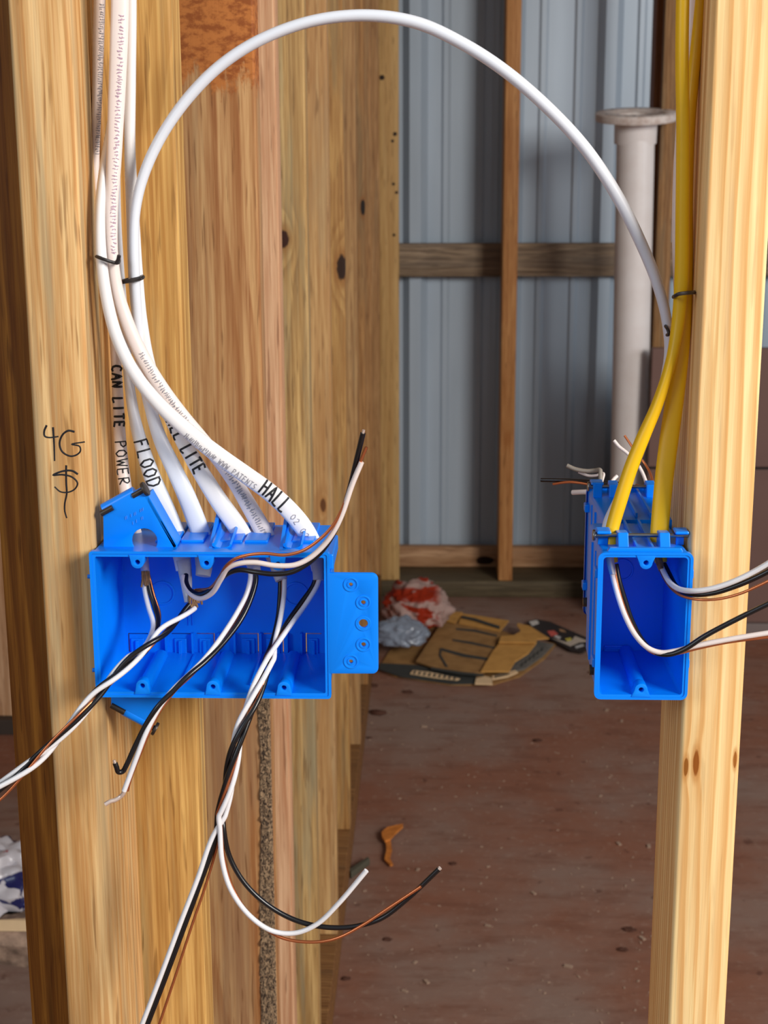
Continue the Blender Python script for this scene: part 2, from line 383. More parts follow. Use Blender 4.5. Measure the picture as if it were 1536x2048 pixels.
# bark (wane) strip along the right edge of the wide board
def bark():
    mb = MB(); rows = 150; colsn = 10; z0 = .42; z1 = PY(530, 1392, y2).z-.002
    grid = []
    for i in range(rows+1):
        t = i/rows; z = z0+(z1-z0)*t; row = []
        wd = .021-.010*t+.004*noise.noise(Vector((0, 0, z*14)))
        for j in range(colsn+1):
            s = j/colsn; x = XE-wd*(1-s)
            d = .0016+.0035*max(0, noise.noise(Vector((x*260, z*140, 3))))+.002*noise.noise(Vector((x*500, z*420, 9)))
            if j in (0, colsn): d = -.0005
            row.append(Vector((x+.0006, y2-d, z)))
        grid.append(row)
    for r in grid: mb.v += r
    n = colsn+1
    for i in range(rows):
        for j in range(colsn): mb.f.append([i*n+j, i*n+j+1, (i+1)*n+j+1, (i+1)*n+j])
    N = NT('dark_bark'); tc = N.n('ShaderNodeTexCoord').outputs['Object']
    nz = N.noise(N.vmath('MULTIPLY', tc, (500, 500, 260)).outputs[0], 1.0, 5, .65, 1.2)
    c = N.mix(N.rng(nz, .42, .58), L(60,44,34), L(176,146,112)); N.l(c, N.b.inputs['Base Color']); N.b.inputs['Roughness'].default_value = .9
    N.bump(nz, .8, .002)
    o = mb.build('bark', N.m, wide, smooth=True); o['label'] = 'rough dark bark left on the board edge'
bark()
# far wall framing
M_g1 = wood('girt_weathered', L(170,148,122), L(118,100,84), L(112,98,84), 31, ring=150, axis='X', stain_amt=.75, wob=.03, bluestain=(L(120,104,90), .6))
M_g2 = wood('girt_pale', L(200,160,122), L(166,124,88), L(150,120,92), 33, ring=110, axis='X', stain_amt=.4, wob=.02)
zg0 = PY(1000, 553, YG).z; zg1 = PY(1000, 487, YG).z
tag(MB().box(-2.5, 2.5, YG, YG+.038, zg0, zg1).build('wall_girt', M_g1, None, smooth=True, bevel=.002), 'weathered grey brown girt crossing the metal wall at mid height', 'girt')
zb1 = PY(1000, 1095, YG).z
low = MB().box(-2.5, 2.5, YG, YG+.038, ZPL+.001, zb1).build('wall_girt', M_g2, None, smooth=True, bevel=.002)
tag(low, 'pale girt with a dark knot along the foot of metal wall', 'girt')
kz = PY(970, 1121, YG)
kb = MB(); pts = []
for i in range(18):
    a = i/18*2*math.pi; rr = 1+.3*noise.noise(Vector((math.cos(a)*2, math.sin(a)*2, 5)))
    pts.append(Vector((kz.x+.030*rr*math.cos(a), YG-.0012, kz.z+.014*rr*math.sin(a))))
kb.prism(pts, (0, .004, 0)).build('knot', plain('dark_knot', L(48,28,20), .8, 0, .2, .6, 80), low)
M_gp = wood('green_treated_plate', L(112,98,74), L(84,72,54), L(76,70,52), 35, ring=120, axis='X', stain_amt=.6)
tag(MB().box(-2.5, 2.5, YW, YG+.04, 0, ZPL).build('sole_plate', M_gp, None, smooth=True, bevel=.003), 'greenish treated plate on the floor along the metal wall', 'sole plate')
def pxstud(label, pa, pb, Yf, zbot, dep, mat, name='wall_stud'):
    a = PY(*pa, Yf).x; b = PY(*pb, Yf).x
    return stud(name, label, a, b, Yf, Yf+dep, zbot, ZT, mat)
M_f1 = wood('pine_far_mid', L(206,154,98), L(176,120,68), L(190,140,88), 41, ring=130, stain_amt=.3, knots=[((.0, -.02, PY(1012,880,YW).z-ZPL), .010, .026, L(120,66,34))])
pxstud('slim light stud standing mid span before the metal wall', (1003,700), (1032,700), YW+.004, ZPL+.001, YG-YW-.008, M_f1)
M_f2 = wood('pine_corner_pale', L(196,160,104), L(176,136,82), L(160,132,90), 43, ring=60, cx=.1, cy=-.3, stain_amt=.3, wob=.012, fiber=.2)
cb = pxstud('pale flat corner board with nail holes at end of stud row', (753,700), (798,700), YW+.004, ZPL+.001, .038, M_f2, 'corner_board')
for (a, b, r) in ((764,155,5), (790,268,4), (787,368,3), (793,385,3), (785,282,3), (788,470,3)):
    v = PY(a, b, YW+.003); q = r/640
    MB().cyl((v.x, v.y, v.z), (v.x, v.y+.002, v.z), q, 10).build('nail_hole', plain('hole_dark', L(40,26,18), .9), cb)
M_f3 = wood('pine_far_right', L(170,130,84), L(136,96,58), L(110,92,66), 45, ring=140, stain_amt=.6, bluestain=(L(120,104,80), .5))
M_f4 = wood('pine_far_right_orange', L(160,104,58), L(116,68,32), L(90,56,28), 47, ring=140, stain_amt=.5)
pxstud('far greyish tan stud behind the yellow cables', (1316,400), (1347,400), 4.50, 0, .038, M_f3)
pxstud('far orange brown stud between white pipe and yellow cables', (1300,400), (1316,400), 4.56, 0, .09, M_f4)
# dark brown panel low on the right, in front of those studs
YPn = 4.36
pn = thing('panel', PZ(1420, 1278, 0), 'dark brown panel with a seam standing on the floor at right', 'panel')
pa = PY(1301, 800, YPn); M_pan = plain('dark_brown_panel', L(112,84,76), .6, 0, .3, .3, 8, L(98,72,64))
zt = PY(1400, 697, YPn).z; zm = PY(1520, 937, YPn).z; zl = PY(1515, 1245, YPn).z
MB().box(pa.x, 2.4, YPn, YPn+.03, zm+.004, zt).build('upper_board', M_pan, pn, bevel=.002)
MB().box(pa.x, 2.4, YPn, YPn+.03, zl, zm-.004).build('lower_board', M_pan, pn, bevel=.002)
MB().box(pa.x, 2.4, YPn+.012, YPn+.028, zm-.006, zm+.006).build('seam', M_black, pn)
MB().box(pa.x, 2.4, YPn-.012, YPn+.03, 0, zl-.001).build('base_rail', plain('grey_rail', L(118,104,100), .6), pn, bevel=.002)
# plywood sheet seen left of the dark stud
v = PZ(8, 1470, 0)
M_ply = wood('plywood_pale', L(214,174,136), L(190,144,104), L(170,130,96), 51, ring=40, cx=.3, cy=-.2, wob=.05, stain_amt=.4)
zpb = PY(8, 1440, v.y).z
tag(MB().box(-1.9, v.x+.25, v.y+.03, v.y+.045, zpb, 1.55).build('plywood_sheet', M_ply, None), 'pale plywood sheet standing beyond the dark orange stud', 'plywood sheet')
tag(MB().box(-1.9, v.x+.25, v.y, v.y+.07, 0, zpb-.001).build('floor_plate', plain('dark_plate', L(60,48,40), .7), None, bevel=.002), 'dark plate on the floor under the pale plywood sheet', 'floor plate')

# ------------------------------------------------------------------ white waste pipe with a closet flange
def pipe():
    Yp = 4.45; top = PY(1272, 232, Yp); bot = PZ(1243, 1225, 0); bot.y = Yp+.05
    ax = (top-bot); r = .0535
    th = thing('waste_pipe', (bot.x, bot.y, 0), 'white plastic waste pipe with a round flange on top', 'pipe')
    up = ax.normalized(); sx = Vector((1, 0, 0)); sx = (sx-up*sx.dot(up)).normalized()
    tip = up + Vector((0, -.10, 0)); tip.normalize()
    fx = (sx-tip*sx.dot(tip)).normalized(); fy = tip.cross(fx)
    def lathe(prof, c, u, a, b, n=40):
        mb = MB(); k = len(prof)
        for (rr, h) in prof:
            for j in range(n):
                t = 2*math.pi*j/n; mb.v.append(c+u*h+(a*math.cos(t)+b*math.sin(t))*rr)
        for i in range(k-1):
            for j in range(n): mb.f.append([i*n+j, i*n+(j+1) % n, (i+1)*n+(j+1) % n, (i+1)*n+j])
        return mb
    sy = up.cross(sx); Ln = ax.length
    lathe([(r-.005, 0), (r, 0), (r, Ln-.03), (r-.005, Ln-.03), (r-.005, 0)], bot, up, sx, sy).build('pipe', M_pipe, th, smooth=True)
    lathe([(r-.004, -.075), (r+.006, -.075), (r+.007, -.012), (r-.004, -.012), (r-.004, -.075)], top, tip, fx, fy).build('collar', M_pipe, th, smooth=True)
    fl = lathe([(r-.004, -.012), (.112, -.012), (.114, -.008), (.114, .008), (.110, .011), (.070, .011), (.064, .006), (r-.004, .004), (r-.004, -.012)], top, tip, fx, fy).build('flange', M_flange, th, smooth=True)
    for a in (20, 75, 130, 200, 260, 320):
        c = top+tip*.0112+(fx*math.cos(math.radians(a))+fy*math.sin(math.radians(a)))*.092
        MB().cyl(c, c+tip*.0006, .005, 10).build('bolt_hole', M_dnail, fl)
pipe()

# ------------------------------------------------------------------ stroke lettering
GL = {'A': [[(0,0),(.35,1),(.7,0)], [(.13,.38),(.57,.38)]], 'C': [[(.65,.88),(.4,1),(.1,.8),(.02,.45),(.15,.1),(.45,0),(.68,.14)]],
 'D': [[(.05,0),(.05,1)], [(-.02,1),(.35,.98),(.66,.7),(.66,.3),(.4,.02),(0,0)]], 'E': [[(.62,1),(.05,1),(.05,0),(.62,0)], [(.05,.52),(.5,.52)]],
 'F': [[(.62,1),(.05,1),(.05,0)], [(.05,.52),(.48,.52)]], 'H': [[(.05,0),(.08,1)], [(.6,0),(.62,1)], [(.05,.5),(.62,.54)]], 'I': [[(.3,0),(.3,1)]],
 'L': [[(.08,1),(.05,0),(.62,.03)]], 'N': [[(.04,0),(.08,1),(.58,.02),(.62,1)]], 'O': [[(.35,1),(.05,.75),(.04,.3),(.33,0),(.64,.25),(.66,.72),(.35,1)]],
 'P': [[(.08,0),(.06,1),(.45,.98),(.62,.75),(.42,.52),(.08,.48)]], 'R': [[(.06,0),(.06,1),(.45,.98),(.6,.75),(.42,.52),(.08,.48),(.66,0)]],
 'T': [[(0,1),(.68,1)], [(.34,1),(.34,0)]], 'W': [[(0,1),(.18,0),(.36,.8),(.54,0),(.72,1)]], 'S': [[(.6,.9),(.3,1),(.06,.8),(.3,.52),(.6,.3),(.4,0),(.05,.1)]],
 '0': [[(.35,1),(.08,.7),(.08,.3),(.35,0),(.6,.3),(.6,.7),(.35,1)]], '2': [[(.08,.8),(.35,1),(.6,.75),(.1,0),(.65,0)]], '.': [[(.25,0),(.3,.06)]], ' ': [], 'M': [[(0,0),(.08,1),(.35,.4),(.62,1),(.7,0)]]}
def garble(n, rnd):      # the factory print is too small to read: broken marks in its place
    return [[[(rnd.random()*.6, rnd.random()) for _ in range(3)] for _ in range(2)] for _ in range(n)]
class Sweep:
    """an oval cable: (px, py, depth, width in px)"""
    def __init__(s, pts, per=10):
        q = [PY(p[0], p[1], p[2]) for p in pts]
        q = [Vector(a[:3]) for a in q]
        if pts[0][1] == -30:            # carries on up the stud to the ceiling
            up = (q[0]-q[1]).normalized(); up = Vector((up.x*.15, 0, 1))
            q = [q[0]+up*h for h in (1.17, .8, .4, .12)]+q; pts = [pts[0]]*4+list(pts)
        c = catmull(q, per)
        wd = []
        for i in range(len(q)-1):
            for k in range(per): wd.append((1-k/per)*pts[i][3]+k/per*pts[i+1][3])
        wd.append(pts[-1][3])
        s.c = c; s.a = []
        for p, wpx in zip(c, wd):
            z = min((p-CAM).dot(Fw), 1.05) if p.z < 1.6 else .9; w = wpx/F_PX*z
            h = min(.0105, max(.0050, .0158-w)); s.a.append((w/2, h/2))
        s.L = [0]
        for i in range(1, len(c)): s.L.append(s.L[-1]+(c[i]-c[i-1]).length)
    def mesh(s, n=16): return MB().tube(s.c, s.a, n)
    def at(s, d):
        d = max(0, min(d, s.L[-1]-1e-6)); i = max(j for j in range(len(s.L)-1) if s.L[j] <= d)
        t = (d-s.L[i])/max(1e-9, s.L[i+1]-s.L[i]); p = s.c[i].lerp(s.c[i+1], t)
        tn = (s.c[min(i+2, len(s.c)-1)]-s.c[max(i-1, 0)]).normalized(); vd = (CAM-p).normalized(); wd = vd.cross(tn).normalized(); nd = tn.cross(wd).normalized()
        if nd.dot(vd) < 0: nd = -nd
        a = s.a[i][0]*(1-t)+s.a[i+1][0]*t; b = s.a[i][1]*(1-t)+s.a[i+1][1]*t
        return p, tn, wd, nd, a, b
    def near(s, px, py):
        best = None
        for i, p in enumerate(s.c):
            d = p-CAM; z = d.dot(Fw); e = (768+F_PX*d.dot(Rt)/z-px)**2+(1024-F_PX*d.dot(Up)/z-py)**2
            if best is None or e < best[0]: best = (e, s.L[i])
        return best[1]
    def write(s, text, p0, p1, h, rad, mat, parent, name, off=0.0, slant=0.0, seed=1):
        rnd = random.Random(seed); d0 = s.near(*p0); d1 = s.near(*p1); glyphs = garble(text, rnd) if isinstance(text, int) else [GL[c] for c in text]
        adv = (d1-d0)/len(glyphs); mb = MB()
        for gi, g in enumerate(glyphs):
            for st in g:
                pts = []
                for k in range(len(st)-1):
                    for q in range(5): pts.append((st[k][0]+(st[k+1][0]-st[k][0])*q/5, st[k][1]+(st[k+1][1]-st[k][1])*q/5))
                pts.append(st[-1]); W = []
                for (u, v_) in pts:
                    jit = .04*math.sin(gi*7.3+u*5)
                    p, tn, wd, nd, a, b = s.at(d0+adv*(gi+.12+u*1.05+slant*(v_-.5)))
                    x = (v_-.5+jit)*h+off; k = max(-.93, min(.93, x/a))
                    W.append(p+wd*(k*a)+nd*(b*math.sqrt(1-k*k)+.0001))
                mb.tube(W, rad, 6)
        return mb.build(name, mat, parent)

def wire(name, pts, r, mat, parent, tip=None, world=False, n=10, per=8):
    P = [Vector(p) for p in pts] if world else pxpath(pts)
    c = catmull(P, per); o = MB().tube(c, r, n).build(name, mat, parent, smooth=True)
    if tip:
        d = (c[-1]-c[-2]).normalized(); MB().cyl(c[-1]-d*.0005, c[-1]+d*tip[1], tip[0], 10).build('bare_end', tip[2], o, smooth=True)
    return o
RW = .00165; RC = .00088
def twist(center, phase, rad, turns, k=40):
    c = catmull(pxpath(center), 10); out = []
    n = len(c)
    for q in range(k+1):
        f = q/k*(n-1); i = min(int(f), n-2); p = c[i].lerp(c[i+1], f-i); t = (c[min(i+2, n-1)]-c[max(i-1, 0)]).normalized()
        vd = (CAM-p).normalized(); wd = vd.cross(t).normalized(); nd = t.cross(wd)
        a = phase+turns*2*math.pi*q/k; out.append(p+wd*(rad*math.cos(a))+nd*(rad*math.sin(a)))
    return out

# ------------------------------------------------------------------ left blue box
YF = .918
def wide_box():
    x0 = PY(189, 1250, YF).x; x1 = PY(657, 1250, YF).x; z1 = PY(420, 1107, YF).z; z0 = PY(420, 1392, YF).z
    T = .0024; D = .078
    t = thing('electrical_box', ((x0+x1)/2, YF, z0), 'wide bright blue plastic box holding six white cables', 'electrical box')
    o = rrect(x0, x1, z0, z1, .0014, 2); i = rrect(x0+T, x1-T, z0+T, z1-T, .001, 2)
    dr = .0012; ob = rrect(x0+dr, x1-dr, z0+dr, z1-dr, .0014, 2); ib = rrect(x0+T+dr, x1-T-dr, z0+T+dr, z1-T-dr, .001, 2)
    n = len(o); mb = MB()
    vs = [(a, YF, b) for a, b in o]+[(a, YF, b) for a, b in i]+[(a, YF+D, b) for a, b in ob]+[(a, YF+D, b) for a, b in ib]
    fs = []
    for k in range(n):
        l = (k+1) % n
        fs += [(k, l, n+l, n+k), (n+k, n+l, 3*n+l, 3*n+k), (k, 2*n+k, 2*n+l, l), (2*n+k, 3*n+k, 3*n+l, 2*n+l)]
    mb.add(vs, fs); mb.build('body', M_blue, t, smooth=True)
    # rim bead
    rb = MB(); oo = rrect(x0-.0012, x1+.0012, z0-.0012, z1+.0012, .002, 3); n = len(oo); ii = rrect(x0+.0004, x1-.0004, z0+.0004, z1-.0004, .0012, 3)
    rb.add([(a, YF-.0006, b) for a, b in oo]+[(a, YF-.0006, b) for a, b in ii]+[(a, YF+.0035, b) for a, b in oo]+[(a, YF+.0035, b) for a, b in ii],
           sum([[(k, (k+1) % n, n+(k+1) % n, n+k), (k, 2*n+k, 2*n+(k+1) % n, (k+1) % n), (n+k, n+(k+1) % n, 3*n+(k+1) % n, 3*n+k)] for k in range(n)], []))
    rb.build('rim', M_blue, t, smooth=True)
    # back panel with thin slits around the lower clamp tabs
    yb = YF+D-.0026; tabs = [(256,296,'l'), (343,381,''), (393,429,'r'), (478,517,'r'), (527,567,'r'), (611,643,'l')]
    holes = []; sl = .0008
    for a, b, sd in tabs:
        xa = PY(a, 1266, yb).x; xb = PY(b, 1266, yb).x; za = PY(a, 1266, yb).z; zb = PY(a, 1326, yb).z
        holes.append((xa, xb, za-sl, za))
        if sd == 'l': holes.append((xa, xa+sl, zb, za-sl))
        if sd == 'r': holes.append((xb-sl, xb, zb, za-sl))
    bx0, bx1, bz0, bz1 = x0+T*.6, x1-T*.6, z0+T*.6, z1-T*.6
    xs = sorted({bx0, bx1}|{h[0] for h in holes}|{h[1] for h in holes}); zs = sorted({bz0, bz1}|{h[2] for h in holes}|{h[3] for h in holes})
    bp = MB()
    for q in range(len(zs)-1):
        run = None
        for k in range(len(xs)-1):
            cx, cz = (xs[k]+xs[k+1])/2, (zs[q]+zs[q+1])/2
            solid = not any(h[0] < cx < h[1] and h[2] < cz < h[3] for h in holes)
            if solid and run is None: run = xs[k]
            if run is not None and (not solid or k == len(xs)-2):
                bp.box(run, xs[k+1] if solid else xs[k], yb, yb+.0026, zs[q], zs[q+1]); run = None
    back = bp.build('back_panel', M_blue, t)
    for a, b, sd in tabs:
        c0 = PY(a+6, 1276, yb); c1 = PY(b-6, 1322, yb); MB().box(c0.x, c1.x, yb-.0016, yb+.0004, c1.z, c0.z).build('clamp_tab', M_blue, back, bevel=.0005)
        cm = (c0.x+c1.x)/2; MB().box(cm-.0012, cm+.0012, yb-.0034, yb-.0014, c1.z-.002, c0.z-.001).build('tab_rib', M_blue, back, bevel=.0004)
    for px in (333, 386, 438, 470, 522, 574, 603):
        c0 = PY(px, 1264, yb); MB().box(c0.x-.0007, c0.x+.0007, yb-.0040, yb+.0004, PY(px, 1334, yb).z, c0.z).build('divider_rib', M_blue, back)
    for (a, b) in ((325,1186), (592,1188)):
        c = xz(a, b, yb); plate('knockout_ring', circ(*c, .0086), [(*c, .0072)], yb-.0008, .0012, M_blue, back, .0002)
    for px in (378, 386):
        c = PY(px, 1230, yb); MB().box(c.x-.0004, c.x+.0004, yb-.001, yb+.0003, c.z-.007, c.z+.008).build('mould_line', M_blue, back)
    # screw bosses
    for k, (a, b) in enumerate(((275,1124), (413,1126), (556,1128), (285,1371), (426,1373), (568,1375))):
        c = xz(a, b, YF); topb = k < 3
        s = 1 if topb else -1; r = .0041
        arc = [(c[0]+r*math.cos(u), c[1]-s*r*math.sin(u)) for u in [math.pi*j/12 for j in range(13)]]
        ez = (z1-.001) if topb else (z0+.001)
        out = arc+[(c[0]-r*1.25, ez), (c[0]+r*1.25, ez)]
        plate('screw_boss', out, [(c[0], c[1], .0016)], YF-.0008, .012 if topb else .007, M_blue, t, .0003)
        rr = .0046; cc = (c[0], (z1-.0035) if topb else (z0+.0035))
        col = MB(); pts = [(cc[0]+rr*math.cos(u), cc[1]-s*rr*.9*math.sin(u)) for u in [math.pi*j/12 for j in range(13)]]+[(cc[0]-rr, ez), (cc[0]+rr, ez)]
        col.prism([(p[0], YF+(.011 if topb else .006), p[1]) for p in pts], (0, .062, 0)).build('boss_column', M_blue, t, smooth=True)
    # diagonal ribs on the bottom
    for px in (362, 502):
        a = PY(px, 1372, YF+.01); MB().box(a.x-.0006, a.x+.0006, YF+.012, YF+.07, z0+.002, z0+.0045).build('floor_rib', M_blue, t)
    # guide troughs on top
    for px in (418, 560):
        a = PY(px, 1098, YF+.012).x; rr = .0062; mb = MB(); prof = []
        for j in range(9): u = math.pi*(1+j/8); prof.append((a+.008+rr*math.cos(u), rr*math.sin(u)+rr))
        prof = [(a+.008-rr, .010)]+prof+[(a+.008+rr, .0075)]
        vs = []; fs = []
        for yy, dz, k in ((YF+.014, -.003, .35), (YF+.064, 0, 1.0)):
            for (u, v_) in prof: vs.append((u, yy, z1-.0006+v_*k))
            for (u, v_) in prof: vs.append((u+(.0012 if u < a+.008 else -.0012), yy, z1-.0006+(v_+.0012)*k))
        n = len(prof)
        for k in range(n-1): fs += [(k, k+1, 2*n+k+1, 2*n+k), (n+k, 3*n+k, 3*n+k+1, n+k+1), (k, n+k, n+k+1, k+1), (2*n+k, 2*n+k+1, 3*n+k+1, 3*n+k)]
        fs += [(0, 2*n, 3*n, n), (n-1, 2*n-1, 4*n-1, 3*n-1)]
        mb.add(vs, fs).build('cable_guide', M_blue, t, smooth=True)
        MB().prism([(a-.0005, YF+.012, z1-.001), (a-.0005, YF+.066, z1-.001), (a-.0005, YF+.066, z1+.015), (a-.0005, YF+.055, z1+.014), (a-.0005, YF+.02, z1+.002)], (.0022, 0, 0)).build('guide_fin', M_blue, t)
    # cable entry blocks at the back of the top
    for px in (345, 395, 470, 520, 612):
        a = PY(px, 1078, YF+.05).x; MB().box(a-.0075, a+.0075, YF+.028, YF+.0765, z1-.001, z1+.0012).build('entry_block', M_blue, t, bevel=.0008)
    # left nail bracket
    yb = YF+.016
    hole = xz(289, 1082, yb)
    out = [xz(207,1100,yb), xz(206,1018,yb), xz(286,973,yb), xz(297,993,yb), xz(353,1090,yb), xz(356,1101,yb)]
    br = plate('nail_bracket', out, [(*hole, .0082)], yb, .0025, M_blue, t, .0005)
    a, b = PY(296, 990, yb), PY(354, 1092, yb); dv = (b-a).normalized(); nn = Vector((dv.z, 0, -dv.x))*.0024
    if nn.x > 0: nn = -nn
    MB().prism([a, b, b+nn, a+nn], (0, .018, 0)).build('side_return', M_blue, br)
    a, b = PY(208, 1019, yb+.004), PY(286, 976, yb+.004)
    MB().cyl(a, a.lerp(b, .80), .0040, 16).build('nail_sleeve', M_blue, br, smooth=True)
    u = (b-a).normalized(); off = Vector((0, -.0046, -.0012))
    MB().cyl(a+off-u*.001, a.lerp(b, .26)+off, .0019, 12).build('nail_shank', M_dnail, br, smooth=True)
    nl = MB().cyl(a.lerp(b, .76)+Vector((0, -.003, -.001)), b+u*.001+Vector((0, -.003, -.001)), .0020, 12).build('nail_shank', M_dnail, br, smooth=True)
    MB().cyl(b+u*.001+Vector((0, -.003, -.001)), b+u*.0032+Vector((0, -.003, -.001)), .0048, 18).build('nail_head', M_dnail, br, smooth=True, bevel=.0004)
    e = MB(); rnd = random.Random(4)
    for (ax, ay, k) in ((251,1036,2), (262,1031,1), (269,1028,2), (281,1021,3), (266,1046,1), (273,1042,1), (283,1037,2)):
        for q in range(k):
            c = PY(ax+q*2.6, ay-q*1.4, yb-.0002); e.box(c.x-.0002, c.x+.0002, c.y-.0002, c.y+.0004, c.z-.0010, c.z+.0010)
    e.build('embossed_mark', M_emboss, br)
    # lower nail bracket
    yb = YF+.020
    out = [xz(222,1386,yb), xz(222,1411,yb), xz(292,1452,yb), xz(302,1450,yb), xz(350,1386,yb)]
    b2 = plate('nail_bracket', out, [], yb, .0025, M_blue, t, .0005)
    a, b = PY(224, 1407, yb+.003), PY(304, 1450, yb+.003); u = (b-a).normalized()
    MB().cyl(a.lerp(b, .3), a.lerp(b, .9), .0036, 16).build('nail_sleeve', M_blue, b2, smooth=True)
    MB().cyl(a+Vector((0, -.003, .0)), a.lerp(b, .34)+Vector((0, -.003, 0)), .0020, 12).build('nail_shank', M_dnail, b2, smooth=True)
    MB().cyl(a.lerp(b, .85)+Vector((0, -.003, 0)), b+u*.002+Vector((0, -.003, 0)), .0019, 12).build('nail_shank', M_dnail, b2, smooth=True)
    MB().cyl(b+u*.002+Vector((0, -.003, 0)), b+u*.004+Vector((0, -.003, 0)), .0046, 18).build('nail_head', M_dnail, b2, smooth=True, bevel=.0004)
    # right flange with five holes
    yf = YF-.001
    A = PY(655, 1146, yf); B = PY(757, 1349, yf); r = .0042
    rr = rrect(A.x, B.x, B.z, A.z, r, 6); out = [(max(p[0], A.x), p[1]) for p in rr]
    out = [p for p in rr if p[0] > A.x+r+.0001]+[(A.x, A.z), (A.x, B.z)]
    out = rrect(A.x, B.x, B.z, A.z, r, 6)[:7]+[(A.x, A.z), (A.x, B.z)]+rrect(A.x, B.x, B.z, A.z, r, 6)[-6:]
    hs = [(701.6,1169,.0013), (726.6,1205,.0015), (726.6,1247,.0029), (727,1289,.0015), (702,1323,.0013)]
    fl = plate('side_flange', out, [(*xz(a, b, yf), c) for a, b, c in hs], yf, .0034, M_blue, t, .0012)
    for a, b, c in hs:
        q = xz(a, b, yf); k = .0048 if c < .002 else .0050
        plate('hole_ring', circ(*q, k), [(*q, k-.0011)], yf-.0005, .0012, M_blue, fl, .0003)
        plate('hole_collar', circ(*q, c+.0012), [(*q, c)], yf-.0004, .0010, M_blue, fl, .0002)
    MB().box(x1-.001, x1+.0035, YF+.001, YF+.05, PY(660, 1140, YF).z, z1-.0005).build('side_lug', M_blue, t, bevel=.0008)
    MB().box(x1-.001, A.x+.002, YF+.0005, YF+.03, B.z+.001, A.z-.001).build('flange_web', M_blue, t, bevel=.0006)
    for py in (1153, 1340):
        c = PY(188, py, YF+.003); MB().cyl((x0-.0034, c.y, c.z), (x0+.001, c.y, c.z), .0014, 10).build('side_nub', M_blue, t, smooth=True)
    return t
wide_box()

